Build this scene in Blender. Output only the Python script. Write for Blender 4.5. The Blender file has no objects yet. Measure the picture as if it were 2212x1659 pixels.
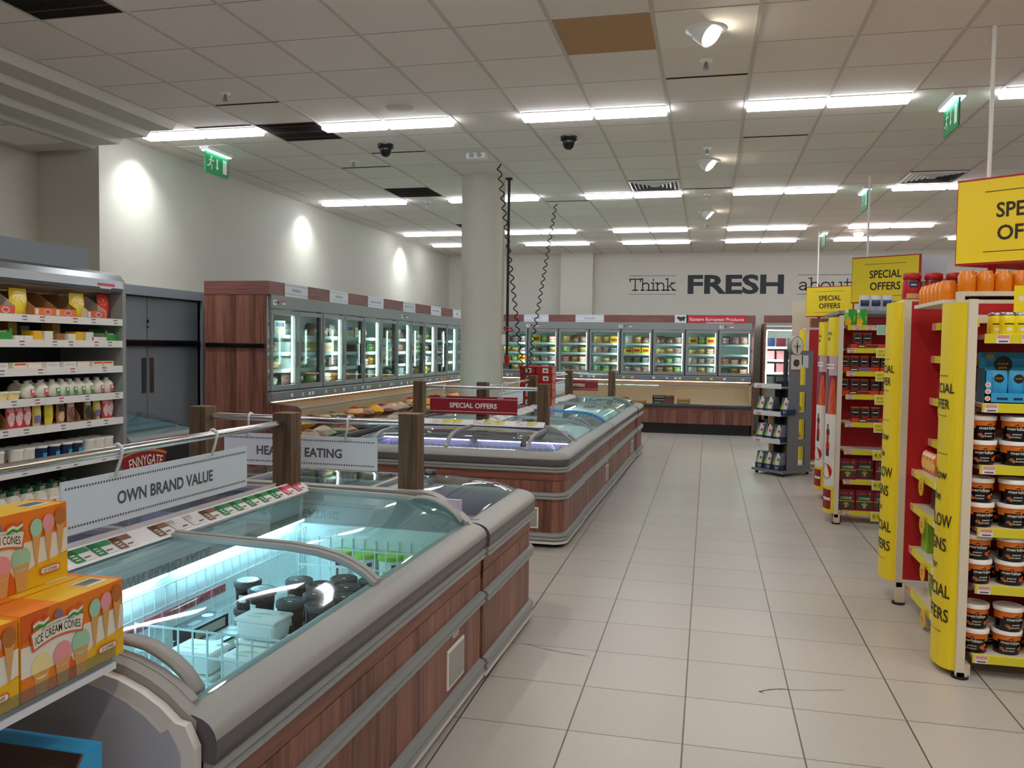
import bpy, bmesh, math, random
from mathutils import Vector, Matrix
SC = bpy.context.scene
COL = SC.collection
PI = math.pi
rnd = random.Random(7)

# ---------------------------------------------------------------- camera
IMG_W, FPX = 2212.0, 1796.226
CAM_YAW, CAM_PITCH, CAM_ROLL, EYE = .23107, -.04482, .01364, 1.6
cy, sy, cp, sp = math.cos(CAM_YAW), math.sin(CAM_YAW), math.cos(CAM_PITCH), math.sin(CAM_PITCH)
fw = Vector((-sy * cp, cy * cp, sp)); rt = Vector((cy, sy, 0)); up = rt.cross(fw)
cr, sr = math.cos(CAM_ROLL), math.sin(CAM_ROLL)
rt2, up2 = cr * rt + sr * up, -sr * rt + cr * up
cam_data = bpy.data.cameras.new('camera')
cam_data.sensor_width = 36; cam_data.lens = FPX / IMG_W * 36; cam_data.clip_start = .05
cam = bpy.data.objects.new('camera', cam_data); COL.objects.link(cam)
cam.matrix_world = Matrix(((rt2.x, up2.x, -fw.x, 0), (rt2.y, up2.y, -fw.y, 0), (rt2.z, up2.z, -fw.z, EYE), (0, 0, 0, 1)))
SC.camera = cam
# ---------------------------------------------------------------- world, exposure
world = bpy.data.worlds.new('world'); SC.world = world; world.use_nodes = True
world.node_tree.nodes['Background'].inputs[0].default_value = (.55, .58, .6, 1)
world.node_tree.nodes['Background'].inputs[1].default_value = .05
vs = SC.view_settings
vs.view_transform = 'Standard'; vs.look = 'None'; vs.gamma = 1; vs.use_curve_mapping = False
vs.exposure = 0.4
SC.cycles.diffuse_bounces = 6
CEIL = 3.527
PANEL_POWER = 12.0        # radiance of the linear ceiling lights
WARM_POWER = 34.0         # watts of the warm directional spots

# ---------------------------------------------------------------- materials
MATS = {}
def srgb(c):
    if isinstance(c, str):
        c = [int(c[i:i + 2], 16) / 255 for i in (0, 2, 4)]
    return tuple((x / 12.92 if x <= .04045 else ((x + .055) / 1.055) ** 2.4) for x in c) + (1,)
def newmat(name):
    m = bpy.data.materials.new(name); m.use_nodes = True
    MATS[name] = m
    return m, m.node_tree.nodes, m.node_tree.links, m.node_tree.nodes['Principled BSDF']
def plain(name, col, rough=.5, metal=0, spec=.5, coat=0, var=.0):
    m, n, l, b = newmat(name)
    b.inputs['Base Color'].default_value = srgb(col)
    b.inputs['Roughness'].default_value = rough
    b.inputs['Metallic'].default_value = metal
    b.inputs['Specular IOR Level'].default_value = spec
    b.inputs['Coat Weight'].default_value = coat
    if var:
        tc = n.new('ShaderNodeTexCoord'); nz = n.new('ShaderNodeTexNoise'); nz.inputs['Scale'].default_value = 9
        mx = n.new('ShaderNodeMix'); mx.data_type = 'RGBA'
        c = srgb(col)
        mx.inputs[6].default_value = tuple(x * (1 - var) for x in c[:3]) + (1,)
        mx.inputs[7].default_value = tuple(min(1, x * (1 + var)) for x in c[:3]) + (1,)
        l.new(tc.outputs['Object'], nz.inputs['Vector']); l.new(nz.outputs['Fac'], mx.inputs[0]); l.new(mx.outputs[2], b.inputs['Base Color'])
    return m
def emit(name, col, strength):
    m, n, l, b = newmat(name)
    e = n.new('ShaderNodeEmission'); e.inputs[0].default_value = srgb(col); e.inputs[1].default_value = strength
    l.new(e.outputs[0], n['Material Output'].inputs[0])
    return m
def glass(name, tint, gloss=.9, ior=1.5):
    m, n, l, b = newmat(name)
    t = n.new('ShaderNodeBsdfTransparent'); t.inputs[0].default_value = srgb(tint)
    g = n.new('ShaderNodeBsdfGlossy'); g.inputs['Roughness'].default_value = .03; g.inputs[0].default_value = (gloss, gloss, gloss, 1)
    lw = n.new('ShaderNodeLayerWeight')
    p5 = n.new('ShaderNodeMath'); p5.operation = 'POWER'; l.new(lw.outputs['Facing'], p5.inputs[0]); p5.inputs[1].default_value = 5
    f = n.new('ShaderNodeMath'); f.operation = 'MULTIPLY_ADD'; l.new(p5.outputs[0], f.inputs[0]); f.inputs[1].default_value = .8; f.inputs[2].default_value = .07
    mx = n.new('ShaderNodeMixShader')
    l.new(f.outputs[0], mx.inputs[0]); l.new(t.outputs[0], mx.inputs[1]); l.new(g.outputs[0], mx.inputs[2])
    l.new(mx.outputs[0], n['Material Output'].inputs[0])
    return m
def wood(name, dark, light, axis='z', plank=.09, rough=.45):
    """planked laminate: grain runs along AXIS, planks of PLANK width across it"""
    m, n, l, b = newmat(name)
    tc = n.new('ShaderNodeTexCoord'); sep = n.new('ShaderNodeSeparateXYZ'); l.new(tc.outputs['Object'], sep.inputs[0])
    add = n.new('ShaderNodeMath'); add.operation = 'ADD'; l.new(sep.outputs['X'], add.inputs[0]); l.new(sep.outputs['Y'], add.inputs[1])
    across = add.outputs[0] if axis == 'z' else sep.outputs['Z']
    along = sep.outputs['Z'] if axis == 'z' else add.outputs[0]
    d = n.new('ShaderNodeMath'); d.operation = 'DIVIDE'; l.new(across, d.inputs[0]); d.inputs[1].default_value = plank
    fl = n.new('ShaderNodeMath'); fl.operation = 'FLOOR'; l.new(d.outputs[0], fl.inputs[0])
    wn = n.new('ShaderNodeTexWhiteNoise'); wn.noise_dimensions = '1D'; l.new(fl.outputs[0], wn.inputs['W'])
    cb = n.new('ShaderNodeCombineXYZ')
    s1 = n.new('ShaderNodeMath'); s1.operation = 'MULTIPLY'; l.new(across, s1.inputs[0]); s1.inputs[1].default_value = 55
    s2 = n.new('ShaderNodeMath'); s2.operation = 'MULTIPLY'; l.new(along, s2.inputs[0]); s2.inputs[1].default_value = 2.6
    s3 = n.new('ShaderNodeMath'); s3.operation = 'MULTIPLY'; l.new(wn.outputs['Value'], s3.inputs[0]); s3.inputs[1].default_value = 30
    l.new(s1.outputs[0], cb.inputs[0]); l.new(s2.outputs[0], cb.inputs[1]); l.new(s3.outputs[0], cb.inputs[2])
    nz = n.new('ShaderNodeTexNoise'); nz.inputs['Scale'].default_value = 1; nz.inputs['Detail'].default_value = 5; l.new(cb.outputs[0], nz.inputs['Vector'])
    mxv = n.new('ShaderNodeMath'); mxv.operation = 'MULTIPLY_ADD'; l.new(wn.outputs['Value'], mxv.inputs[0]); mxv.inputs[1].default_value = .35; l.new(nz.outputs['Fac'], mxv.inputs[2])
    ramp = n.new('ShaderNodeValToRGB'); ramp.color_ramp.elements[0].position = .38; ramp.color_ramp.elements[1].position = .95
    ramp.color_ramp.elements[0].color = srgb(dark); ramp.color_ramp.elements[1].color = srgb(light)
    l.new(mxv.outputs[0], ramp.inputs[0])
    l.new(ramp.outputs[0], b.inputs['Base Color']); b.inputs['Roughness'].default_value = rough
    return m
PK = {}
def pack(base, label, pic, pic2='', style=0, rough=.35):
    """printed packaging: a base colour, a lettered-looking label field and a mottled food picture"""
    key = (base, label, pic, pic2, style)
    if key in PK: return PK[key]
    name = 'print_%d' % len(PK); PK[key] = name
    m, n, l, b = newmat(name); b.inputs['Roughness'].default_value = rough
    tc = n.new('ShaderNodeTexCoord'); sep = n.new('ShaderNodeSeparateXYZ'); l.new(tc.outputs['Generated'], sep.inputs[0])
    X, Z = sep.outputs['X'], sep.outputs['Z']
    def mth(op, a, b_=None, c=None):
        k = n.new('ShaderNodeMath'); k.operation = op
        for i, v in enumerate((a, b_, c)):
            if v is None: continue
            if isinstance(v, (int, float)): k.inputs[i].default_value = v
            else: l.new(v, k.inputs[i])
        return k.outputs[0]
    def mix(fac, a, b_):
        k = n.new('ShaderNodeMix'); k.data_type = 'RGBA'
        l.new(fac, k.inputs[0])
        for i, v in ((6, a), (7, b_)):
            if isinstance(v, tuple): k.inputs[i].default_value = v
            else: l.new(v, k.inputs[i])
        return k.outputs[2]
    zc, zh, pc, ph = ((.72, .14, .32, .24), (.5, .2, .5, .1), (.3, .18, .68, .24), (.85, .09, .42, .34))[style]
    nz = n.new('ShaderNodeTexNoise'); nz.inputs['Scale'].default_value = 5; nz.inputs['Detail'].default_value = 3; l.new(tc.outputs['Generated'], nz.inputs['Vector'])
    vo = n.new('ShaderNodeTexVoronoi'); vo.inputs['Scale'].default_value = 9; l.new(tc.outputs['Generated'], vo.inputs['Vector'])
    picc = mix(mth('GREATER_THAN', vo.outputs['Distance'], .33), srgb(pic), srgb(pic2 or label))
    dx = mth('DIVIDE', mth('SUBTRACT', X, .5), .42); dz = mth('DIVIDE', mth('SUBTRACT', Z, pc), ph)
    r2 = mth('ADD', mth('MULTIPLY', dx, dx), mth('MULTIPLY', dz, dz))
    inp = mth('LESS_THAN', mth('ADD', r2, mth('MULTIPLY', nz.outputs['Fac'], .5)), 1.2)
    c = mix(inp, srgb(base), picc)
    inl = mth('MULTIPLY', mth('LESS_THAN', mth('ABSOLUTE', mth('SUBTRACT', Z, zc)), zh), mth('LESS_THAN', mth('ABSOLUTE', mth('SUBTRACT', X, .5)), .38))
    c = mix(inl, c, srgb(label))
    l.new(c, b.inputs['Base Color'])
    return name

plain('white', 'e6e4de', .5); plain('whiteplastic', 'eeeeea', .35); plain('cream', 'd8cfbb', .55); plain('tag', 'f2eef0', .4)
plain('wallpaint', 'd0ccc1', .8, var=.03); plain('grayplastic', '9c9c98', .4); plain('grayplasticdark', '5c585c', .35); plain('graydoor', '80858c', .5, var=.05)
plain('bumper', '8b908f', .45); plain('bluegray', '77808a', .5); plain('steel', '9a9c9e', .3, 1); plain('chrome', 'd8d8d8', .12, 1)
plain('black', '141414', .45); plain('blackgloss', '0c0c0e', .2); plain('darkrubber', '1c1c1c', .7); plain('charcoal', '33373b', .6)
plain('lettergray', '54585f', .6); plain('walllettering', '34383c', .7); plain('pricepink', 'd0526e', .5); plain('pricegreen', '2f8a4e', .5); plain('pricebrown', '8a6246', .5)
plain('yellow', 'efd51c', .45); plain('yellowdeep', 'e2b40e', .45); plain('stripyellow', 'e6dc30', .4); plain('red', 'b3141f', .45); plain('redsign', '8e1422', .45); plain('reddark', '7c0f18', .5)
plain('lettersblack', '2a2014', .6); plain('signwhite', 'dde2ea', .5); plain('exitgreen', '0e8a4c', .4); plain('liner', 'dfe6e6', .35); plain('linerlilaclit', 'cfc0e0', .35); plain('wire', 'd2e8ea', .35)
plain('cardboard', '9c7148', .8, var=.08); plain('orange', 'ee7f1a', .4); plain('orangedeep', 'df5f1c', .4); plain('goldyellow', 'eebc12', .4); plain('lemon', 'f2dd10', .4); plain('offwhite', 'e9e6d8', .45)
plain('mint', '9fd0b4', .5, var=.15); plain('pinkice', 'e79aa0', .5, var=.15); plain('caramel', 'b8702c', .5, var=.15); plain('vanilla', 'f0e0a0', .5); plain('cone', 'dba45a', .6, var=.1)
plain('blue', '1d7fc4', .35); plain('skyblue', '35a4dc', .4); plain('navy', '1d2c56', .4); plain('green', '2f9a3a', .4); plain('darkgreen', '14583a', .4); plain('lime', '8cc62c', .4); plain('purple', '6a3c98', .4)
plain('maroon', '6a1226', .4); plain('gold', 'c89430', .4); plain('milk', 'f2eee0', .4); plain('brownpaper', '7a5236', .8); plain('teal', '1e8fb4', .4); plain('pink', 'f06a9a', .4)
plain('orangeglass', 'e88412', .25); plain('clearplastic', 'dfe3e4', .25); plain('coffeebrown', '4a3a34', .4); plain('redorange', 'd8431a', .4); plain('cokered', 'c8161e', .4); plain('bottlegreen', '1f3a26', .3)
plain('ceilingtile', 'd6d0c6', .9); plain('tiledark', '241c18', .8); plain('tiletan', 'b58e62', .8); plain('tan', 'c09a6a', .6); plain('lilac', 'cdbfe0', .4); plain('meat', '9c5a48', .5, var=.3)
wood('wood_end', '5a362c', '9c6858', 'z', .075); wood('wood_band', '54302a', '8e5a4a', 'x', .2); wood('wood_valance', '4c2e2a', '8a5850', 'x', .14)
wood('wood_post', '46341f', '7e6046', 'z', .2, .6); wood('wood_oak', '6a4a34', 'a87c5a', 'z', .25)
glass('lidglass', 'd8eef0'); glass('doorglass', 'd2e4e0', .8); glass('frontglass', 'e2eeea', .8); glass('clearlip', 'e8eef2', .9)
emit('panel_light', 'f4f7ff', PANEL_POWER); emit('led_cyan', 'b8ecff', 30); emit('led_lilac', 'd2b8ff', 7); emit('led_white', 'e0fff6', 30); emit('led_warm', 'ffc8a0', 9)
emit('exit_tube', 'b0f4f0', 6); emit('spot_face', 'fff4e0', 30); emit('display_red', 'ff2040', 4); emit('shelf_led', 'ffdca0', 50)

# ---------------------------------------------------------------- mesh builder
_TXT = {}
def textdata(s, bold=0.0):
    k = (s, bold)
    if k not in _TXT:
        cu = bpy.data.curves.new('lettering', 'FONT'); cu.body = s; cu.size = 1; cu.resolution_u = 3; cu.offset = bold
        cu.fill_mode = 'FRONT'
        ob = bpy.data.objects.new('lettering', cu)
        me = bpy.data.meshes.new_from_object(ob)
        v = [(p.co.x, p.co.y) for p in me.vertices]; f = [tuple(p.vertices) for p in me.polygons]
        bpy.data.objects.remove(ob); bpy.data.curves.remove(cu); bpy.data.meshes.remove(me)
        if v:
            x0, x1 = min(p[0] for p in v), max(p[0] for p in v); y0, y1 = min(p[1] for p in v), max(p[1] for p in v)
        else: x0, x1, y0, y1 = 0, 1, 0, 1
        _TXT[k] = (v, f, x0, x1, y0, y1)
    return _TXT[k]
class G:
    def __init__(s): s.v, s.f, s.m, s.sm, s.mats = [], [], [], [], []
    def mi(s, mat):
        if mat not in s.mats: s.mats.append(mat)
        return s.mats.index(mat)
    def add(s, verts, faces, mat, smooth=False):
        o = len(s.v); s.v += [tuple(p) for p in verts]
        for i, f in enumerate(faces):
            s.f.append(tuple(k + o for k in f)); s.m.append(s.mi(mat[i] if isinstance(mat, (list, tuple)) else mat)); s.sm.append(smooth)
        return s
    def box(s, x0, x1, y0, y1, z0, z1, mat):
        v = [(x, y, z) for x in (x0, x1) for y in (y0, y1) for z in (z0, z1)]
        return s.add(v, [(0, 1, 3, 2), (4, 6, 7, 5), (0, 4, 5, 1), (2, 3, 7, 6), (0, 2, 6, 4), (1, 5, 7, 3)], mat)
    def prism(s, poly, axis, a, b, mat, smooth=False, caps=True):
        P = {'x': lambda p, t: (t, p[0], p[1]), 'y': lambda p, t: (p[0], t, p[1]), 'z': lambda p, t: (p[0], p[1], t)}[axis]
        n = len(poly); v = [P(p, a) for p in poly] + [P(p, b) for p in poly]
        f = [(i, (i + 1) % n, n + (i + 1) % n, n + i) for i in range(n)]
        s.add(v, f, mat, smooth)
        if caps: s.add(v, [tuple(range(n))[::-1], tuple(range(n, 2 * n))], mat if isinstance(mat, str) else mat[0])
        return s
    def sheet(s, prof, axis, a, b, mat, smooth=True):
        """open strip: PROF swept straight along AXIS"""
        P = {'x': lambda p, t: (t, p[0], p[1]), 'y': lambda p, t: (p[0], t, p[1]), 'z': lambda p, t: (p[0], p[1], t)}[axis]
        n = len(prof); v = [P(p, a) for p in prof] + [P(p, b) for p in prof]
        return s.add(v, [(i, i + 1, n + i + 1, n + i) for i in range(n - 1)], mat, smooth)
    def cyl(s, a, b, r, mat, n=16, r2=None, caps=True, smooth=True):
        a, b = Vector(a), Vector(b); d = (b - a).normalized(); r2 = r if r2 is None else r2
        u = d.orthogonal().normalized(); w = d.cross(u)
        v = [a + r * (math.cos(2 * PI * i / n) * u + math.sin(2 * PI * i / n) * w) for i in range(n)]
        v += [b + r2 * (math.cos(2 * PI * i / n) * u + math.sin(2 * PI * i / n) * w) for i in range(n)]
        s.add(v, [(i, (i + 1) % n, n + (i + 1) % n, n + i) for i in range(n)], mat, smooth)
        if caps: s.add(v, [tuple(range(n))[::-1], tuple(range(n, 2 * n))], mat)
        return s
    def tube(s, pts, r, mat, n=6):
        pts = [Vector(p) for p in pts]; rings = []
        u = None
        for i, p in enumerate(pts):
            d = (pts[min(i + 1, len(pts) - 1)] - pts[max(i - 1, 0)]).normalized()
            u = d.orthogonal().normalized() if u is None else (u - d * u.dot(d)).normalized()
            w = d.cross(u)
            rings += [p + r * (math.cos(2 * PI * k / n) * u + math.sin(2 * PI * k / n) * w) for k in range(n)]
        f = []
        for i in range(len(pts) - 1):
            f += [(i * n + k, i * n + (k + 1) % n, (i + 1) * n + (k + 1) % n, (i + 1) * n + k) for k in range(n)]
        f += [tuple(range(n))[::-1], tuple(range((len(pts) - 1) * n, len(pts) * n))]
        return s.add(rings, f, mat, True)
    def lathe(s, c, prof, mats, n=20, smooth=True):
        v = []
        for r, z in prof:
            v += [(c[0] + r * math.cos(2 * PI * k / n), c[1] + r * math.sin(2 * PI * k / n), c[2] + z) for k in range(n)]
        f, m = [], []
        for i in range(len(prof) - 1):
            for k in range(n):
                f.append((i * n + k, i * n + (k + 1) % n, (i + 1) * n + (k + 1) % n, (i + 1) * n + k)); m.append(mats if isinstance(mats, str) else mats[i])
        s.add(v, f, m, smooth)
        s.add(v[:n], [tuple(range(n))[::-1]], m[0]); s.add(v[-n:], [tuple(range(n))], m[-1])
        return s
    def sweep(s, path, prof, mats, closed=True, caps=True, smooth=False):
        """PROF [(outward offset, z)] swept along the plan PATH"""
        n = len(path); k = len(prof); v = []
        for i, p in enumerate(path):
            a = path[max(i - 1, 0)]; b = path[min(i + 1, n - 1)]
            def nrm(q, r):
                dx, dy = r[0] - q[0], r[1] - q[1]; L = math.hypot(dx, dy) or 1
                return dy / L, -dx / L
            n1 = nrm(a, p) if i > 0 else nrm(p, b); n2 = nrm(p, b) if i < n - 1 else n1
            nx, ny = n1[0] + n2[0], n1[1] + n2[1]; L = math.hypot(nx, ny); nx /= L; ny /= L
            q = 1 / max(.5, nx * n1[0] + ny * n1[1])
            v += [(p[0] + nx * o * q, p[1] + ny * o * q, z) for o, z in prof]
        f, m = [], []
        kk = k if closed else k - 1
        for i in range(n - 1):
            for j in range(kk):
                f.append((i * k + j, i * k + (j + 1) % k, (i + 1) * k + (j + 1) % k, (i + 1) * k + j)); m.append(mats if isinstance(mats, str) else mats[j])
        s.add(v, f, m, smooth)
        if caps and closed: s.add(v, [tuple(range(k)), tuple(range((n - 1) * k, n * k))[::-1]], m[0])
        return s
    def rect(s, o, u, w, mat):
        o, u, w = Vector(o), Vector(u), Vector(w)
        return s.add([o, o + u, o + u + w, o + w], [(0, 1, 2, 3)], mat)
    def disc(s, c, u, w, r, mat, n=24, r2=None):
        c, u, w = Vector(c), Vector(u).normalized(), Vector(w).normalized()
        v = [c + r * math.cos(2 * PI * k / n) * u + (r2 or r) * math.sin(2 * PI * k / n) * w for k in range(n)]
        return s.add(v, [tuple(range(n))], mat)
    def poly(s, o, u, w, pts, mat):
        o, u, w = Vector(o), Vector(u), Vector(w)
        return s.add([o + a * u + b * w for a, b in pts], [tuple(range(len(pts)))], mat)
    def text(s, t, c, u, w, h, mat, width=None, bold=.0, fn=None):
        """lettering T centred on C, cap height H along W, optional total WIDTH along U; FN maps (a, b) to a point"""
        v, f, x0, x1, y0, y1 = textdata(t, bold)
        k = h / .729; kx = k if width is None else width / max(x1 - x0, 1e-6)
        xm, ym = (x0 + x1) / 2, .3645
        if fn: return s.add([fn((p[0] - xm) * kx, (p[1] - ym) * k) for p in v], f, mat)
        c, u, w = Vector(c), Vector(u).normalized(), Vector(w).normalized()
        return s.add([c + u * ((p[0] - xm) * kx) + w * ((p[1] - ym) * k) for p in v], f, mat)
    def build(s, name, parent=None, loc=(0, 0, 0), rot=0, bev=0, fix=True):
        me = bpy.data.meshes.new(name); me.from_pydata(s.v, [], s.f)
        for k in s.mats: me.materials.append(MATS[k])
        me.polygons.foreach_set('material_index', s.m); me.polygons.foreach_set('use_smooth', s.sm)
        if fix:
            bm = bmesh.new(); bm.from_mesh(me); bmesh.ops.recalc_face_normals(bm, faces=bm.faces); bm.to_mesh(me); bm.free()
        me.update()
        o = bpy.data.objects.new(name, me); COL.objects.link(o)
        o.location = loc; o.rotation_euler = (0, 0, rot)
        if parent: o.parent = parent
        if bev:
            b = o.modifiers.new('edge', 'BEVEL'); b.width = bev; b.segments = 2; b.limit_method = 'ANGLE'; b.angle_limit = math.radians(40)
        return o
LABELS = {}
def tag(o, label, cat, group=None):
    o['label'] = label; o['category'] = cat
    if group: o['group'] = group
    LABELS.setdefault(label, []).append((o.name, group))
    return o
def thing(name, label, cat, loc=(0, 0, 0), rot=0, group=None):
    o = bpy.data.objects.new(name, None); COL.objects.link(o); o.empty_display_size = .05
    o.location = loc; o.rotation_euler = (0, 0, rot)
    return tag(o, label, cat, group)
def struct(o): o['kind'] = 'structure'; return o
def dup(root, loc, rot=None, label=None, group=None):
    r = root.copy(); COL.objects.link(r); r.location = loc
    if rot is not None: r.rotation_euler = rot if isinstance(rot, tuple) else (0, 0, rot)
    if label: tag(r, label, root['category'], group)
    for ch in root.children:
        c = ch.copy(); COL.objects.link(c); c.parent = r
        for g in ch.children:
            d = g.copy(); COL.objects.link(d); d.parent = c
    return r
PROTO = {}
def put(kind, make, loc, rot, label, group=None):
    """first call builds the thing with MAKE(), later calls copy it with its parts"""
    if kind not in PROTO:
        o = make(); PROTO[kind] = o
        o.location = loc; o.rotation_euler = rot if isinstance(rot, tuple) else (0, 0, rot)
        tag(o, label, o['category'], group)
        return o
    return dup(PROTO[kind], loc, rot, label, group)
def one(g, name, cat, bev=0):
    o = g.build(name, bev=bev); o['category'] = cat
    return o
def frame(px, py, deg):
    a = math.radians(deg); c, s = math.cos(a), math.sin(a)
    def fn(x, y, z=0): return (px + (x - px) * c - (y - py) * s, py + (x - px) * s + (y - py) * c, z)
    fn.rot = a
    return fn
ORD = ['first', 'second', 'third', 'fourth', 'fifth', 'sixth', 'seventh', 'eighth', 'ninth', 'tenth', 'eleventh', 'twelfth', 'thirteenth', 'fourteenth', 'fifteenth', 'sixteenth', 'seventeenth', 'eighteenth', 'nineteenth', 'twentieth']
# ---------------------------------------------------------------- floor
def tile_material(name, x0, y0, s, col, joint, wx, wy, rough, speck, var):
    m, n, l, b = newmat(name)
    tc = n.new('ShaderNodeTexCoord'); sep = n.new('ShaderNodeSeparateXYZ'); l.new(tc.outputs['Object'], sep.inputs[0])
    def mth(op, a, b_=None):
        k = n.new('ShaderNodeMath'); k.operation = op
        for i, v in enumerate((a, b_)):
            if v is None: continue
            if isinstance(v, (int, float)): k.inputs[i].default_value = v
            else: l.new(v, k.inputs[i])
        return k.outputs[0]
    u = mth('DIVIDE', mth('SUBTRACT', sep.outputs[0], x0), s); v = mth('DIVIDE', mth('SUBTRACT', sep.outputs[1], y0), s)
    def edge(t, w):
        fr = mth('FRACT', t)
        return mth('LESS_THAN', mth('MINIMUM', fr, mth('SUBTRACT', 1.0, fr)), w / s)
    ln = mth('MAXIMUM', edge(u, wx), edge(v, wy))
    cb = n.new('ShaderNodeCombineXYZ'); l.new(mth('FLOOR', u), cb.inputs[0]); l.new(mth('FLOOR', v), cb.inputs[1])
    wn = n.new('ShaderNodeTexWhiteNoise'); wn.noise_dimensions = '2D'; l.new(cb.outputs[0], wn.inputs['Vector'])
    vo = n.new('ShaderNodeTexVoronoi'); vo.inputs['Scale'].default_value = 95; l.new(tc.outputs['Object'], vo.inputs['Vector'])
    spk = mth('MULTIPLY', mth('LESS_THAN', vo.outputs['Distance'], .17), speck)
    nz = n.new('ShaderNodeTexNoise'); nz.inputs['Scale'].default_value = 30; nz.inputs['Detail'].default_value = 4; l.new(tc.outputs['Object'], nz.inputs['Vector'])
    val = mth('ADD', mth('ADD', 1 - var, mth('MULTIPLY', wn.outputs['Value'], var)), mth('MULTIPLY', mth('SUBTRACT', nz.outputs['Fac'], .5), var * 1.5))
    val = mth('SUBTRACT', val, spk)
    mul = n.new('ShaderNodeMix'); mul.data_type = 'RGBA'; mul.blend_type = 'MULTIPLY'; mul.inputs[0].default_value = 1
    mul.inputs[6].default_value = srgb(col); cc = n.new('ShaderNodeCombineColor')
    for i in range(3): l.new(val, cc.inputs[i])
    l.new(cc.outputs[0], mul.inputs[7])
    mx = n.new('ShaderNodeMix'); mx.data_type = 'RGBA'; l.new(ln, mx.inputs[0]); l.new(mul.outputs[2], mx.inputs[6]); mx.inputs[7].default_value = srgb(joint)
    l.new(mx.outputs[2], b.inputs['Base Color']); b.inputs['Roughness'].default_value = rough
tile_material('floortile', -1.0061, 5.2606, .47066, 'b9b4ad', '544d46', .0035, .0026, .32, .16, .07)
tile_material('ceilingtiles', -2.758, 4.908, .6, 'ebe2d8', '8a8074', .0, .004, .9, .0, .05)
XL, XR, YB, YF = -5.44, 9.0, 17.1, -4.0
g = G(); g.box(-6.3, XR + .1, YF - .1, YB + .1, -.1, 0, 'floortile'); floor = struct(g.build('floor'))
g = G()
def crack(pts, w):
    for (ax, ay), (bx, by) in zip(pts, pts[1:]):
        d = Vector((bx - ax, by - ay, 0)).normalized(); q = Vector((-d.y, d.x, 0)) * w
        g.add([(ax - q.x, ay - q.y, .0012), (bx - q.x * .5, by - q.y * .5, .0012), (bx + q.x * .5, by + q.y * .5, .0012), (ax + q.x, ay + q.y, .0012)], [(0, 1, 2, 3)], 'darkrubber')
crack([(.27, 4.0), (.31, 4.03), (.36, 4.055), (.41, 4.06)], .004); crack([(.27, 4.0), (.29, 3.985)], .003); crack([(.41, 4.06), (.5, 4.075), (.58, 4.1), (.66, 4.12)], .0015)
crack([(-.92, 4.32), (-.8, 4.27), (-.7, 4.25), (-.56, 4.23)], .002)
g.build('crack', floor)
# ---------------------------------------------------------------- ceiling
g = G(); g.box(-6.3, XR + .1, YF - .1, YB + .1, CEIL, CEIL + .1, 'ceilingtiles'); ceiling = struct(g.build('ceiling'))
plain('tbar', 'c8c0b6', .7)
g = G()
for k in range(-4, 21):
    x = -2.758 + .6 * k
    g.box(x - .013, x + .013, YF, YB, CEIL - .006, CEIL + .001, 'tbar')
g.build('ceiling_grid', ceiling)
def tile_at(i, j, mat, name, dz=-.004):
    x, y = -2.758 + .6 * i, 4.908 + .6 * j
    q = G(); q.box(x + .012, x + .588, y + .006, y + .594, CEIL + dz, CEIL + .002, mat); return q.build(name, ceiling)
tile_at(3, 0, 'tiletan', 'stained_tile')
plain('tilewhite', 'efe9de', .85)
for i, j in ((4, 0), (-4, 4), (7, 3), (7, 9), (2, 10), (1, 10), (1, 11), (4, 15), (3, 14)): tile_at(i, j, 'tilewhite', 'pale_tile')  # single tiles in a paler colour than the rest
g = G()
for i, j, s_ in ((4, 2, 1), (-3, 3, 0), (-2, 2, 1), (-1, 5, 1), (-2, 6, 1), (1, 10, 1), (5, 5, 1), (4, 9, 1)):
    x, y = -2.758 + .6 * i, 4.908 + .6 * j
    g.box(x + .02, x + .58, y - .005, y + .007, CEIL - .007, CEIL, 'tiledark')
g.build('open_joint', ceiling)
for i, j, w in ((-2, 3, 'beside the second light strip of the nearest row'), (-2, 8, 'between the light strips of the second row'), (-2, -2, 'cut by the top edge of the view'), (-2, 13, 'beside the round column, farthest of all')):
    x, y = -2.758 + .6 * i, 4.908 + .6 * j
    t = thing('return_air_grille', 'dark square ceiling grille ' + w, 'grille', (x + .3, y + .3, CEIL), 0, 'dark ceiling grilles')
    q = G(); q.box(-.285, .285, -.285, .285, -.003, 0, 'tiledark'); q.build('backing', t)
    q = G()
    for k in range(28): q.box(-.285, .285, -.28 + k * .0205, -.276 + k * .0205, -.008, -.003, 'brownpaper' if k % 9 == 4 else 'tiledark')
    q.build('grille', t)
# bulkhead over the left wall near the camera: stepped mouldings
pb = [(-4.57, CEIL), (-4.62, CEIL - .07), (-4.84, CEIL - .07), (-4.88, CEIL - .12), (-5.12, CEIL - .12), (-5.16, CEIL - .17), (-5.38, CEIL - .17), (-5.42, CEIL - .2), (-6.1, CEIL - .2), (-6.1, CEIL)]
g = G(); g.prism(pb, 'y', YF, 6.5, 'wallpaint'); struct(g.build('trim_1'))
g = G()
for y0, y1 in ((5.66, 6.24), (4.9, 5.6)): g.box(-5.98, -5.5, y0, y1, CEIL - .204, CEIL - .199, 'tilewhite')
struct(g.build('trim_2'))
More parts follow.
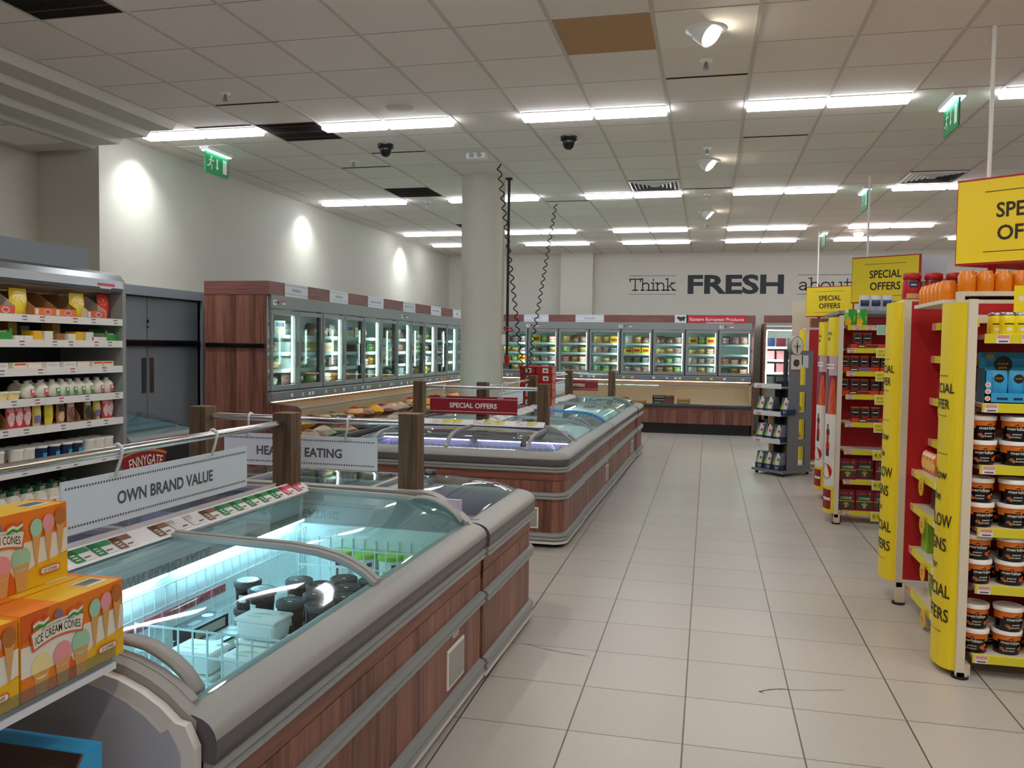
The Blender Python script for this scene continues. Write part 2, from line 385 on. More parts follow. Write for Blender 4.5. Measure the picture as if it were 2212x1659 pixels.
# ---------------------------------------------------------------- walls
def wall(name, x0, x1, y0, y1, z0=0, z1=CEIL): q = G(); q.box(x0, x1, y0, y1, z0, z1, 'wallpaint'); return struct(q.build(name))
DY0, DY1, DZ = 6.86, 8.12, 2.05
g = G(); g.box(XL - .1, XL, 6.58, DY0, 0, CEIL, 'wallpaint'); g.box(XL - .1, XL, DY1, YB, 0, CEIL, 'wallpaint'); g.box(XL - .1, XL, DY0, DY1, DZ, CEIL, 'wallpaint'); struct(g.build('wall_left'))
wall('wall_return', -6.1, XL - .1, 6.58, 6.68); wall('wall_left_front', -6.2, -6.1, YF, 6.68)
wall('wall_back', XL - .1, XR, YB, YB + .1); wall('wall_right', XR, XR + .1, YF, YB); wall('wall_front', -6.1, XR, YF - .1, YF)
g = G(); g.box(-2.98, -2.32, YB - .22, YB, 0, CEIL, 'wallpaint'); struct(g.build('trim_3'))
g = G(); g.box(-4.75, -4.45, YB - .22, YB, 0, CEIL, 'wallpaint'); struct(g.build('trim_4'))
g = G(); g.cyl((-2.55, 9.25, 0), (-2.55, 9.25, CEIL), .237, 'wallpaint', 48, caps=False); struct(g.build('column', fix=False))
t = thing('cable_conduit', 'white cable conduit with switch box running down the column', 'conduit', (-2.325, 9.31, 0))
q = G(); q.box(-.012, .022, -.015, .015, .9, CEIL - .01, 'wallpaint'); q.build('trunking', t, bev=.003)
q = G(); q.box(-.03, .05, -.045, .0, 1.62, 1.74, 'whiteplastic'); q.build('switch_box', t, bev=.004)
# ---------------------------------------------------------------- grey double door in the left wall
t = struct(bpy.data.objects.new('door_1', None)); COL.objects.link(t); t.location = (XL, 0, 0)
q = G()
q.box(-.1, .035, DY0 - .1, DY0, 0, DZ + .1, 'graydoor'); q.box(-.1, .035, DY1, DY1 + .13, 0, DZ + .1, 'graydoor'); q.box(-.1, .035, DY0, DY1, DZ, DZ + .1, 'graydoor')
q.build('door_frame', t, bev=.006)
ym = 7.27
for y0, y1 in ((DY0, ym - .003), (ym + .003, DY1)):
    q = G(); q.box(-.07, -.025, y0 + .003, y1 - .003, .01, DZ - .004, 'graydoor'); q.build('door_leaf', t, bev=.003)
    q = G(); yc = y1 - .055 if y1 < 7.5 else y0 + .055
    q.box(-.025, -.018, yc - .032, yc + .032, 1.09, 1.44, 'charcoal' if y1 < 7.5 else 'steel'); q.build('push_plate', t)
q = G(); q.box(-.025, .02, DY0 + .01, DY1 - .01, 1.555, 1.62, 'blackgloss'); q.build('crash_rail', t, bev=.012)
q = G(); q.box(-.022, -.012, ym - .012, ym + .012, 1.79, 1.82, 'black'); q.box(-.022, -.012, ym - .012, ym + .012, 1.74, 1.755, 'black'); q.build('lock', t)
# ---------------------------------------------------------------- wall writing
SLAB = {'T': (.86, [[(0, .97), (.86, .97)], [(.43, 0), (.43, .97)], [(.03, .97), (.03, .78)], [(.83, .97), (.83, .78)], [(.24, .03), (.62, .03)]]),
 'h': (.78, [[(.14, 0), (.14, 1)], [(0, .98), (.14, .98)], [(.02, .03), (.28, .03)], [(.14, .46), (.26, .6), (.42, .65), (.56, .58), (.62, .44), (.62, 0)], [(.48, .03), (.76, .03)]]),
 'i': (.36, [[(.18, 0), (.18, .65)], [(.03, .63), (.18, .63)], [(.02, .03), (.34, .03)], [(.18, .86), (.18, .96)]]),
 'n': (.78, [[(.14, 0), (.14, .65)], [(0, .63), (.14, .63)], [(.02, .03), (.28, .03)], [(.14, .46), (.26, .6), (.42, .65), (.56, .58), (.62, .44), (.62, 0)], [(.48, .03), (.76, .03)]]),
 'k': (.74, [[(.14, 0), (.14, 1)], [(0, .98), (.14, .98)], [(.02, .03), (.28, .03)], [(.14, .27), (.55, .63)], [(.4, .63), (.68, .63)], [(.28, .4), (.62, .03)], [(.48, .03), (.74, .03)]]),
 'a': (.64, [[(.08, .55), (.2, .64), (.36, .64), (.46, .54), (.46, 0)], [(.46, .36), (.22, .36), (.08, .26), (.08, .12), (.2, .03), (.36, .06), (.46, .2)], [(.46, .03), (.6, .03)]]),
 'b': (.7, [[(.14, 0), (.14, 1)], [(0, .98), (.14, .98)], [(.14, .44), (.26, .62), (.44, .64), (.58, .5), (.62, .32), (.58, .16), (.44, .03), (.26, .04), (.14, .2)]]),
 'o': (.66, [[(.33, .65), (.15, .58), (.06, .42), (.06, .24), (.15, .08), (.33, .02), (.5, .08), (.59, .24), (.59, .42), (.5, .58), (.33, .65)]]),
 'u': (.76, [[(.12, .65), (.12, .2), (.2, .06), (.36, .02), (.5, .08), (.6, .2)], [(0, .63), (.12, .63)], [(.6, 0), (.6, .65)], [(.48, .63), (.6, .63)], [(.6, .03), (.74, .03)]]),
 't': (.5, [[(.2, .9), (.2, .16), (.28, .04), (.4, .04), (.48, .14)], [(.02, .63), (.46, .63)]])}
def slab(q, word, c, u, w, h, width, mat, wt=.1):
    tot = sum(SLAB[ch][0] for ch in word); k = width / tot; x = -tot / 2
    c, u, w = Vector(c), Vector(u), Vector(w)
    for ch in word:
        for st in SLAB[ch][1]:
            for (ax, ay), (bx, by) in zip(st, st[1:]):
                A, B = Vector(((x + ax) * k, ay * h)), Vector(((x + bx) * k, by * h)); d = (B - A).normalized() * wt * h * .5; n_ = Vector((-d.y, d.x))
                P = [A - d - n_, B + d - n_, B + d + n_, A - d + n_]
                q.add([c + u * p.x + w * p.y for p in P], [(0, 1, 2, 3)], mat)
        x += SLAB[ch][0]
def dashes(q, x0, x1, z, y, n, h=.012):
    for k in range(n):
        a = x0 + (x1 - x0) * k / n; q.rect((a, y, z - h / 2), ((x1 - x0) / n * .62, 0, 0), (0, 0, h), 'walllettering')
def mural(name, label, fn):
    q = G(); fn(q); o = q.build(name, fix=False); tag(o, label, 'lettering', 'lettering on the back wall')
yw = YB - .004
def f_think(q): slab(q, 'Think', (-1.13, yw, 2.775), (1, 0, 0), (0, 0, 1), .235, .92, 'walllettering'); dashes(q, -1.6, -.66, 3.07, yw, 30); dashes(q, -1.6, -.66, 2.7, yw, 30)
def f_fresh(q): q.text('FRESH', (.487, yw, 2.905), (1, 0, 0), (0, 0, 1), .365, 'walllettering', 1.84, .035)
def f_about(q): slab(q, 'about', (2.17, yw, 2.775), (1, 0, 0), (0, 0, 1), .235, .98, 'walllettering'); dashes(q, 1.66, 2.7, 3.07, yw, 33); dashes(q, 1.66, 2.7, 2.7, yw, 33)
mural('wall_lettering', 'dark slab-serif word Think between dashed lines on the back wall', f_think)
mural('wall_lettering', 'large bold dark word FRESH painted on the back wall', f_fresh)
mural('wall_lettering', 'dark slab-serif word about, partly behind the yellow sign', f_about)
# ---------------------------------------------------------------- ceiling lights
def make_strip():
    t = thing('ceiling_light', 'x', 'light'); del LABELS['x']
    q = G(); q.box(-.6, .6, -.085, .085, -.004, 0, 'whiteplastic'); q.build('frame', t)
    for s_ in (-1, 1):
        q = G(); q.box(s_ * .301 - .29, s_ * .301 + .29, -.064, .064, -.045, -.004, 'panel_light'); q.build('diffuser', t, bev=.012)
    return t
rows = [(-.4, 'behind the viewer'), (3.2, 'just above the viewer'), (6.86, 'in the nearest row'), (10.53, 'in the second row'), (13.65, 'in the third row'), (15.2, 'in the row nearest the back wall')]
cols = [-5.16, -3.36, -1.56, .24, 2.04, 3.84, 5.64]
for y, rn in rows:
    for i, x in enumerate(cols):
        x0 = x
        if i == 0 and y < 4: continue
        put('strip', make_strip, (x0 + .6, y, CEIL - .002), 0, 'white two-panel ceiling light %s, %s from left wall' % (rn, ORD[i]), 'linear ceiling lights')
def spotlight(name, loc, aim, watts, col, size, blend, parent=None, radius=.05):
    L = bpy.data.lights.new(name, 'SPOT'); L.energy = watts; L.color = col; L.spot_size = math.radians(size); L.spot_blend = blend; L.shadow_soft_size = radius
    o = bpy.data.objects.new(name, L); COL.objects.link(o)
    d = Vector(aim) - Vector(loc); o.rotation_euler = d.to_track_quat('-Z', 'Y').to_euler()
    o.location = loc
    if parent: o.parent = parent; o.location = Vector(loc) - parent.location
    return o
def gimbal(x, y, aim, label, watts, face=True):
    """recessed adjustable spotlight: trim ring, swivelled drum and glowing lens"""
    t = thing('ceiling_spotlight', label, 'light', (x, y, CEIL), 0, 'swivelling ceiling spotlights')
    q = G(); q.lathe((0, 0, 0), [(.085, -.001), (.118, -.001), (.122, -.008), (.088, -.012)], 'whiteplastic', 32); q.build('trim_ring', t)
    d = (Vector(aim) - Vector((x, y, CEIL))).normalized(); d = Vector((d.x, d.y, d.z * .6)).normalized()
    c = Vector((-d.x * .03, -d.y * .03, .01)); e = c + d * .085
    q = G(); q.cyl(c, e, .082, 'whiteplastic', 28); q.build('drum', t)
    u = d.orthogonal().normalized()
    q = G(); q.disc(e + d * .002, u, d.cross(u), .07, 'spot_face', 28); q.build('lens', t, fix=False)
    p = Vector((x, y, CEIL)) + e + d * .03
    spotlight('spot_lamp', p, aim, watts, (1, .85, .68), 95, .6, t)
gimbal(-.06, 5.22, (1.9, 4.2, .3), 'lit swivelling ceiling spotlight in a pale tile, nearest of the three', WARM_POWER)
gimbal(-.055, 8.82, (1.9, 8.2, .3), 'lit swivelling ceiling spotlight beyond the first row of strips', WARM_POWER)
gimbal(-.06, 12.05, (1.9, 11.8, .3), 'lit swivelling ceiling spotlight farthest away, small in the view', WARM_POWER)
gimbal(2.33, 14.5, (1.6, 11.5, 1.2), 'bright ceiling spotlight glaring above the middle yellow sign', WARM_POWER)
# warm spots of the same kind over the near part of the shop
for x, y, aim, w, k in ((-1.75, 3.8, (-1.5, 5.2, .4), 'above the near island freezer', 1.3), (-3.3, 3.5, (-4.7, 4.7, 1.0), 'aimed at the dairy fridge', 1.3), (.3, 1.6, (1.4, 4.4, .8), 'aimed at the nearest gondola', 1.2), (-2.6, 1.5, (-1.3, 1.3, .6), 'above the cone boxes', .6),
                        (1.9, 1.6, (1.6, 3.0, 0), 'above the near aisle floor', 1.2), (.2, -.6, (.2, 1.2, 0), 'above the viewer', 1.2), (3.6, 2.6, (3.0, 4.4, .6), 'right of the viewer', 1.2), (-4.4, .8, (-4.6, 2.6, .6), 'left of the viewer', 1.0)):
    gimbal(x, y, aim, 'warm ceiling spotlight ' + w, WARM_POWER * k)
for y, nm in ((7.06, 'above the grey double door'), (10.5, 'above the middle of the left glass-door freezers'), (14.2, 'above the far end of the left glass-door freezers')):
    t = thing('wall_washer', 'small recessed white wall washer ' + nm, 'light', (XL + .26, y, CEIL), 0, 'wall washers along the left wall')
    q = G(); q.lathe((0, 0, 0), [(.04, -.001), (.055, -.001), (.055, -.006), (.04, -.006)], 'whiteplastic', 20); q.build('trim_ring', t)
    q = G(); q.disc((0, 0, -.003), (1, 0, 0), (0, 1, 0), .04, 'spot_face', 20); q.build('lens', t, fix=False)
    spotlight('wash_lamp', (XL + .26, y, CEIL - .02), (XL - .05, y, 1.6), 52, (.92, 1, .97), 110, 1.0, t, .06)
# ---------------------------------------------------------------- small ceiling fittings
def make_cam():
    t = thing('dome_camera', 'x', 'camera'); LABELS.pop('x')
    q = G(); q.lathe((0, 0, -.045), [(.062, 0), (.075, .004), (.078, .045)], 'blackgloss', 28); q.build('housing', t)
    q = G(); q.lathe((0, 0, -.12), [(.001, 0), (.022, .004), (.042, .018), (.055, .045), (.058, .078)], 'blackgloss', 28); q.build('dome', t)
    return t
for x, y, w in ((-3.07, 7.6, 'below the second light strip'), (-1.29, 7.62, 'left of the middle, below the third light strip')):
    put('cam', make_cam, (x, y, CEIL), 0, 'black dome security camera on the ceiling ' + w, 'dome cameras')
def make_spr():
    t = thing('sprinkler_head', 'x', 'sprinkler'); LABELS.pop('x')
    q = G(); q.lathe((0, 0, -.012), [(.03, 0), (.04, .004), (.042, .012)], 'whiteplastic', 20); q.build('flange', t)
    q = G(); q.cyl((0, 0, -.055), (0, 0, -.012), .009, 'steel', 10); q.cyl((-.014, 0, -.05), (-.008, 0, -.015), .003, 'steel', 6); q.cyl((.014, 0, -.05), (.008, 0, -.015), .003, 'steel', 6); q.build('nozzle', t)
    q = G(); q.cyl((0, 0, -.06), (0, 0, -.055), .02, 'steel', 16); q.build('deflector', t)
    return t
for x, y, w in ((-.06, 5.78, 'just beyond the nearest spotlight'), (-3.68, 5.83, 'near the bulkhead'), (-3.67, 8.2, 'beyond the left dome camera'), (-.055, 8.26, 'before the middle spotlight'), (-.06, 10.72, 'beyond the middle spotlight'), (-3.71, 10.7, 'beside the second-row strips'), (-.06, 13.2, 'beyond the farthest spotlight')):
    put('spr', make_spr, (x, y, CEIL), 0, 'small metal sprinkler head on the ceiling ' + w, 'ceiling sprinklers')
t = thing('ceiling_speaker', 'round flat beige ceiling speaker near the second light strip', 'speaker', (-2.48, 6.46, CEIL))
q = G(); q.lathe((0, 0, -.012), [(.1, 0), (.118, .003), (.122, .012)], 'ceilingtile', 36); q.build('rim', t)
q = G(); q.lathe((0, 0, -.016), [(.001, 0), (.09, .001), (.1, .005)], 'ceilingtile', 36); q.build('grille', t)
t = thing('emergency_light', 'small white emergency light box on the ceiling before the column', 'light', (-2.3, 8.1, CEIL))
q = G(); q.box(-.1, .1, -.05, .05, -.06, 0, 'whiteplastic'); q.build('housing', t, bev=.008)
q = G(); q.cyl((-.04, -.05, -.03), (-.04, -.065, -.03), .022, 'steel', 16); q.cyl((.04, -.05, -.03), (.04, -.065, -.03), .022, 'steel', 16); q.build('lamp_head', t)
def make_exit():
    t = thing('exit_sign', 'x', 'sign'); LABELS.pop('x')
    q = G(); q.box(-.05, .05, -.22, .22, -.035, 0, 'whiteplastic'); q.build('housing', t, bev=.006)
    q = G(); q.box(-.04, .04, -.2, .2, -.042, -.035, 'exit_tube'); q.build('lamp', t)
    q = G(); q.box(-.006, .006, -.2, .2, -.25, -.04, 'exitgreen'); q.build('panel', t)
    for s_ in (1, -1):
        q = G(); x = s_ * .0075; o = lambda a, b: (x, a * s_, b)
        def pl(pts): q.add([o(a, b) for a, b in pts], [tuple(range(len(pts)))], 'white')
        pl([(.1, -.215), (.17, -.215), (.17, -.075), (.1, -.075)])
        pl([(.0, -.2), (.03, -.17), (.012, -.17), (.012, -.09), (-.012, -.09), (-.012, -.17), (-.03, -.17)])
        q.disc(o(-.1, -.085), (0, 1, 0), (0, 0, 1), .013, 'white', 12)
        for a, b, w in (((-.105, -.1), (-.12, -.15), .012), ((-.12, -.15), (-.09, -.175), .01), ((-.09, -.175), (-.1, -.21), .009), ((-.12, -.15), (-.15, -.18), .01), ((-.15, -.18), (-.175, -.178), .009), ((-.105, -.105), (-.075, -.125), .008), ((-.075, -.125), (-.06, -.11), .008), ((-.108, -.108), (-.14, -.12), .008)):
            A, B = Vector(a), Vector(b); d = (B - A).normalized(); n_ = Vector((-d.y, d.x)) * w * .7
            pl([A - n_, B - n_, B + n_, A + n_])
        q.build('pictogram', t, fix=False)
    return t
for x, y, w in ((-4.85, 7.53, 'by the left wall above the grey door'), (1.76, 7.0, 'nearest on the right, beside the light strips'), (1.765, 10.65, 'second away on the right'), (1.785, 14.42, 'farthest on the right, above the yellow signs')):
    put('exit', make_exit, (x, y, CEIL), 0, 'green hanging exit sign with running figure, ' + w, 'exit signs')
def make_vent():
    t = thing('air_diffuser', 'x', 'vent'); LABELS.pop('x')
    q = G(); q.box(-.29, .29, -.29, .29, -.004, 0, 'charcoal'); q.build('backing', t)
    q = G()
    for k in range(6):
        a = .285 - k * .045; b = a - .02
        ring = [(-a, -a), (a, -a), (a, a), (-a, a)]; inn = [(-b, -b), (b, -b), (b, b), (-b, b)]
        v = [(x, y, -.006) for x, y in ring] + [(x, y, -.022) for x, y in inn]
        q.add(v, [(i, (i + 1) % 4, 4 + (i + 1) % 4, 4 + i) for i in range(4)], 'whiteplastic')
    q.box(-.03, .03, -.03, .03, -.02, -.014, 'whiteplastic'); q.build('louvre', t)
    return t
for x, y, w in ((-.658, 10.0, 'left, above the third strip of the second row'), (2.342, 10.0, 'right, beside the large yellow sign')):
    put('vent', make_vent, (x, y, CEIL - .001), 0, 'square ceiling air diffuser with nested louvres, ' + w, 'air diffusers')
# coiled power cords and the hook pole by the column
def coil(x0, y0, x1, y1, z1, label, turns):
    q = G(); n = turns * 8; pts = []
    for i in range(n + 1):
        f = i / n; a = 2 * PI * turns * f
        pts.append((x0 + (x1 - x0) * f + .022 * math.cos(a), y0 + (y1 - y0) * f + .022 * math.sin(a), CEIL + (z1 - CEIL) * f))
    q.tube(pts, .007, 'darkrubber', 6); tag(q.build('coiled_cord', fix=False), label, 'cord', 'coiled cords from the ceiling')
coil(-2.2, 8.6, -2.12, 9.6, 1.22, 'dark coiled cord hanging in front of the column to the rail', 24)
coil(-2.04, 11.1, -2.1, 9.66, 1.22, 'dark coiled cord hanging right of the column, slanting to the rail', 24)
t = thing('hook_pole', 'black pole hanging beside the column with red tip and red clip', 'pole', (-2.265, 9.35, 0))
q = G(); q.cyl((0, 0, 1.5), (0, 0, CEIL), .016, 'black', 12); q.cyl((0, 0, CEIL - .02), (0, 0, CEIL), .04, 'black', 16); q.build('shaft', t)
q = G(); q.cyl((0, 0, 1.38), (0, 0, 1.5), .026, 'red', 14, .032); q.build('handle', t)
q = G(); q.tube([(-.07, -.02, 1.83), (0, -.03, 1.82), (.06, -.03, 1.81), (.08, -.02, 1.785), (.03, -.03, 1.78), (-.03, -.025, 1.8), (-.07, -.02, 1.83)], .009, 'red', 6); q.build('clip', t)
# ---------------------------------------------------------------- glass-lid chest freezers
plain('panelgray', 'b9bcc6', .45)
def arc_path(L, D, r, n=6):
    p = [(0, 0), (0, -D + r)]
    p += [(r - r * math.cos(a), -D + r - r * math.sin(a)) for a in [PI / 2 * k / n for k in range(1, n + 1)]]
    p += [(L - r + r * math.sin(a), -D + r - r * math.cos(a)) for a in [PI / 2 * k / n for k in range(1, n + 1)]]
    p += [(L, 0)]
    return p
P_BUMP = lambda z, h: [(-.004, z), (.018, z + .004), (.028, z + h * .22), (.02, z + h * .42), (.029, z + h * .62), (.02, z + h * .9), (-.004, z + h)]
P_RIM = [(0, .655), (.026, .657), (.031, .69), (.03, .712), (.024, .73), (.012, .745), (-.006, .756), (-.03, .763), (-.06, .766), (-.085, .765), (-.098, .758), (-.102, .745), (-.102, .6), (-.065, .6), (-.065, .65)]
def glass_prof(D):
    return [(-D + f, z) for f, z in ((.085, .764), (.125, .796), (.175, .823), (.235, .845), (.31, .86), (.42, .869))] + [(-.06, .878)]
def lid_line(D, y):
    pr = glass_prof(D)
    for (a, za), (b, zb) in zip(pr, pr[1:]):
        if a <= y <= b: return za + (zb - za) * (y - a) / (b - a)
    return pr[-1][1]
def chest(label, L, D, loc, rot, wrap=False, led='led_cyan', lids=2, handles=(), ribs=None, cheeks=(True, True), tags=None, lid_mat='grayplastic', floor_z=.4, end_panel=False, group=None, frames=None, skip_lid=()):
    """glass-lid chest: local X along its length, front at y=-D, back at y=0"""
    t = thing('chest_freezer', label, 'freezer', loc, rot, group)
    path = arc_path(L, D - .03, .11) if wrap else [(0, -D + .03), (L, -D + .03)]
    q = G(); q.sweep(path, [(0, .1), (0, .535), (-.03, .535), (-.03, .1)], 'wood_end'); q.sweep(path, [(.002, .54), (.002, .62), (-.03, .62), (-.03, .54)], 'wood_band'); q.sweep(path, [(-.004, .5), (-.004, .66), (-.03, .66), (-.03, .5)], 'black')
    q.build('cladding', t)
    q = G(); q.box(.04, L - .04, -D + .1, -.02, 0, .1, 'black'); q.build('plinth', t)
    for z, h, nm in ((.6, .06, 'bumper'), (.385, .062, 'bumper'), (.055, .07, 'bumper')):
        q = G(); q.sweep(path, P_BUMP(z, h), 'bumper', smooth=False)
        if z < .1: q.sweep(path, [(.0, .035), (.02, .035), (.024, .055), (0, .055)], 'white')
        q.build(nm, t)
    q = G(); q.sweep(path, P_RIM, ['grayplasticdark'] * 3 + ['grayplastic'] * 12, smooth=True); q.build('rim', t)
    # inner tank
    lin = 'linerlilaclit' if led == 'led_lilac' else 'liner'  # lilac-lit tanks have the LED tint painted into the liner colour
    q = G(); a, b, f, k = .03, L - .03, -D + .13, -.06
    if wrap: a, b = .13, L - .13
    q.box(a, b, f, k, floor_z - .02, floor_z, lin); q.box(a, b, f - .02, f, floor_z - .02, .75, lin); q.box(a, b, k, k + .02, floor_z - .02, .86, lin)
    q.box(a, a + .02, f, k, floor_z - .02, .72, lin); q.box(b - .02, b, f, k, floor_z - .02, .72, lin)
    for j in range(int((k - f) / .06)):
        q.box(a + .02, a + .026, f + .05 + j * .06, f + .058 + j * .06, floor_z, .66, 'wire'); q.box(b - .026, b - .02, f + .05 + j * .06, f + .058 + j * .06, floor_z, .66, 'wire')
    q.build('tank', t)
    # wire basket grid on the back wall of the tank
    q = G(); n = int(L / .06)
    for j in range(n): q.box(.06 + j * .06, .064 + j * .06, k - .03, k - .026, floor_z, .7, 'wire')
    for z in (floor_z + .1, .62, .7): q.box(.05, L - .05, k - .03, k - .026, z, z + .004, 'wire')
    q.build('wire_grid', t)
    # back beam with price rail
    q = G()
    if wrap: q.prism([(.0, .6), (.0, .74)] + [(.085 + .235 * k_ / 8, .766 + .13 * math.sin(PI / 2 * k_ / 8)) for k_ in range(9)] + [(L - .32 + .235 * k_ / 8, .766 + .13 * math.cos(PI / 2 * k_ / 8)) for k_ in range(9)] + [(L, .74), (L, .6)], 'y', -.065, 0, 'grayplastic')
    else: q.prism([(-.07, .855), (-.07, .885), (-.05, .9), (0, .9), (0, .6), (-.03, .6), (-.03, .855)], 'x', 0, L, 'grayplastic')
    q.build('back_beam', t)
    q = G(); q.prism([(-.06, .77), (-.105, .765), (-.105, .752), (-.06, .75)], 'x', .05, L - .05, 'grayplastic'); q.build('lamp_holder', t)
    n_ = 2 if L > 1.8 else 1
    for k_ in range(n_):
        q = G(); q.box(.08 + (L - .1) / n_ * k_, .0 + (L - .1) / n_ * (k_ + 1), -.104, -.086, .742, .752, led); q.build('led_strip', t)
    if tags:
        pr = G(); pr.prism([(-.105, .882), (-.1, .89), (-.03, .925), (-.03, .905), (-.06, .895)], 'x', .32 if wrap else .02, L - (.34 if wrap else .03), 'tag'); o = pr.build('price_rail', t)
        x = .36 if wrap else .08; i = 0
        while x < L - (.44 if wrap else .12):
            c = tags[i % len(tags)]; i += 1
            if c:
                q = G(); u = Vector((0, .07, .035)).normalized(); o0 = Vector((x, -.099, .8925)); w = .094
                q.rect(o0, (w, 0, 0), u * .066, 'white'); d = Vector((0, -.0006, .0012))
                q.rect(o0 + u * .04 + d, (w, 0, 0), u * .026, c); q.rect(o0 + d, (.04, 0, 0), u * .066, c)
                for r_ in range(3): q.rect(o0 + u * (.008 + .013 * r_) + d * 2 + Vector((.006, 0, 0)), (.02, 0, 0), u * .005, 'white')
                q.rect(o0 + u * .012 + d * 2 + Vector((.045, 0, 0)), (.028, 0, 0), u * .005, 'lettergray')
                q.build('price_tag', o, fix=False)
            x += .1
    # end cheeks that follow the glass curve
    gp = glass_prof(D)
    for side, on in zip((0, 1), cheeks):
        if not on or wrap: continue
        q = G(); top = [(y, z + .012) for y, z in gp] + [(0, .9)]
        poly = [(-D + .06, .655)] + [(-D + .05, .75)] + top + [(0, .6), (-D + .12, .6)]
        x0 = -.004 if side == 0 else L - .03
        q.prism(poly, 'x', x0, x0 + .034, 'grayplastic'); q.build('end_frame', t)
        if end_panel and side == 0:
            q = G(); q.prism([(-D + .035, .1), (-D + .035, .7), (-D + .06, .75)] + [(y, z - .01) for y, z in gp] + [(0, .87), (0, .1)], 'x', -.03, -.006, 'white')
            q.prism([(-D + .07, .1), (-D + .07, .69), (-D + .1, .74)] + [(y + .035, z - .035) for y, z in gp[:-1]] + [(0, .84), (0, .1)], 'x', -.034, -.03, 'panelgray'); q.build('end_panel', t)
    # sliding curved lids
    if wrap:                       # domed end: the glass also curves down to the rim at both ends
        fp = [(y + D, z) for y, z in gp]
        def hz(x, y):
            f = 1 / ((1 / max(y + D, .01)) ** 6 + (1 / max(x, .01)) ** 6 + (1 / max(L - x, .01)) ** 6) ** (1 / 6)
            f = max(f, fp[0][0])
            for (a_, za), (b_, zb) in zip(fp, fp[1:]):
                if a_ <= f <= b_: return za + (zb - za) * (f - a_) / (b_ - a_)
            return fp[-1][1]
        ed = .085; xs = sorted(set([ed + (L - 2 * ed) * k_ / 40 for k_ in range(41)])); ys = [-D + ed + (D - ed - .06) * (k_ / 18) for k_ in range(19)]
        edges = [xs[0]] + list(ribs) + [xs[-1]]
        for i in range(len(edges) - 1):
            X = [x for x in xs if edges[i] < x < edges[i + 1]]; X = [edges[i]] + X + [edges[i + 1]]
            q = G(); v = [(x, y, hz(x, y)) for y in ys for x in X]; n = len(X)
            q.add(v, [(j * n + k_, j * n + k_ + 1, (j + 1) * n + k_ + 1, (j + 1) * n + k_) for j in range(len(ys) - 1) for k_ in range(n - 1)], 'lidglass', True); lid = q.build('glass_lid', t, fix=False)
            for xa in ((edges[i + 1] - .012,) if i < len(edges) - 2 else ()):
                q = G(); v = []
                for y in ys:
                    z = hz(xa, y); v += [(xa, y, z - .006), (xa, y, z + .014), (xa + .03, y, z + .014), (xa + .03, y, z - .006)]
                m_ = len(ys); q.add(v, [(j * 4 + k_, j * 4 + (k_ + 1) % 4, j * 4 + 4 + (k_ + 1) % 4, j * 4 + 4 + k_) for j in range(m_ - 1) for k_ in range(4)] + [(0, 1, 2, 3), (m_ * 4 - 4, m_ * 4 - 3, m_ * 4 - 2, m_ * 4 - 1)], lid_mat); q.build('lid_frame', lid)
            if (i, 1) in handles:
                xa = edges[i + 1] - .06; q = G(); v = []
                for j in range(9):
                    y = -D + .12 + .14 * j / 8; z = hz(xa, y); h0 = .012 + .028 * math.sin(PI * j / 8) ** .6; v += [(xa, y, z + h0 - .012), (xa, y, z + h0), (xa + .045, y, z + h0), (xa + .045, y, z + h0 - .012)]
                q.add(v, [(j * 4 + k_, j * 4 + (k_ + 1) % 4, j * 4 + 4 + (k_ + 1) % 4, j * 4 + 4 + k_) for j in range(8) for k_ in range(4)] + [(0, 1, 2, 3), (32, 33, 34, 35)], 'grayplasticdark', True); q.build('handle', lid)
    for i in range(0 if wrap else lids):
        if i in skip_lid: continue
        x0 = .03 + (L - .06) * i / lids; x1 = .03 + (L - .06) * (i + 1) / lids; dz = .004 if i % 2 else 0
        pr = [(y, z + dz) for y, z in gp]
        q = G(); q.sheet(pr, 'x', x0, x1, 'lidglass'); lid = q.build('glass_lid', t, fix=False)
        fm = (frames or {}).get(i, lid_mat)
        for xa in (x0, x1 - .026):
            q = G(); v = []
            for (y, z) in pr:
                v += [(xa, y, z - .006), (xa, y, z + .014), (xa + .026, y, z + .014), (xa + .026, y, z - .006)]
            n = len(pr); f = [(j * 4 + k_, j * 4 + (k_ + 1) % 4, j * 4 + 4 + (k_ + 1) % 4, j * 4 + 4 + k_) for j in range(n - 1) for k_ in range(4)]
            q.add(v, f + [(0, 1, 2, 3), (n * 4 - 4, n * 4 - 3, n * 4 - 2, n * 4 - 1)], fm); q.build('lid_frame', lid)
        for (li, side) in handles:
            if li != i: continue
            xa = x0 + .026 if side == 0 else x1 - .07
            q = G(); v = []; N = 9
            for j in range(N):
                y = -D + .1 + .26 * j / (N - 1); z = lid_line(D, y) + dz; b = math.sin(PI * j / (N - 1)) ** .6
                h0 = .012 + .028 * b; v += [(xa, y, z + h0 - .012), (xa, y, z + h0), (xa + .045, y, z + h0), (xa + .045, y, z + h0 - .012)]
            f = [(j * 4 + k_, j * 4 + (k_ + 1) % 4, j * 4 + 4 + (k_ + 1) % 4, j * 4 + 4 + k_) for j in range(N - 1) for k_ in range(4)]
            q.add(v, f + [(0, 1, 2, 3), (N * 4 - 4, N * 4 - 3, N * 4 - 2, N * 4 - 1)], 'grayplastic', True)
            q.build('handle', lid)
    return t
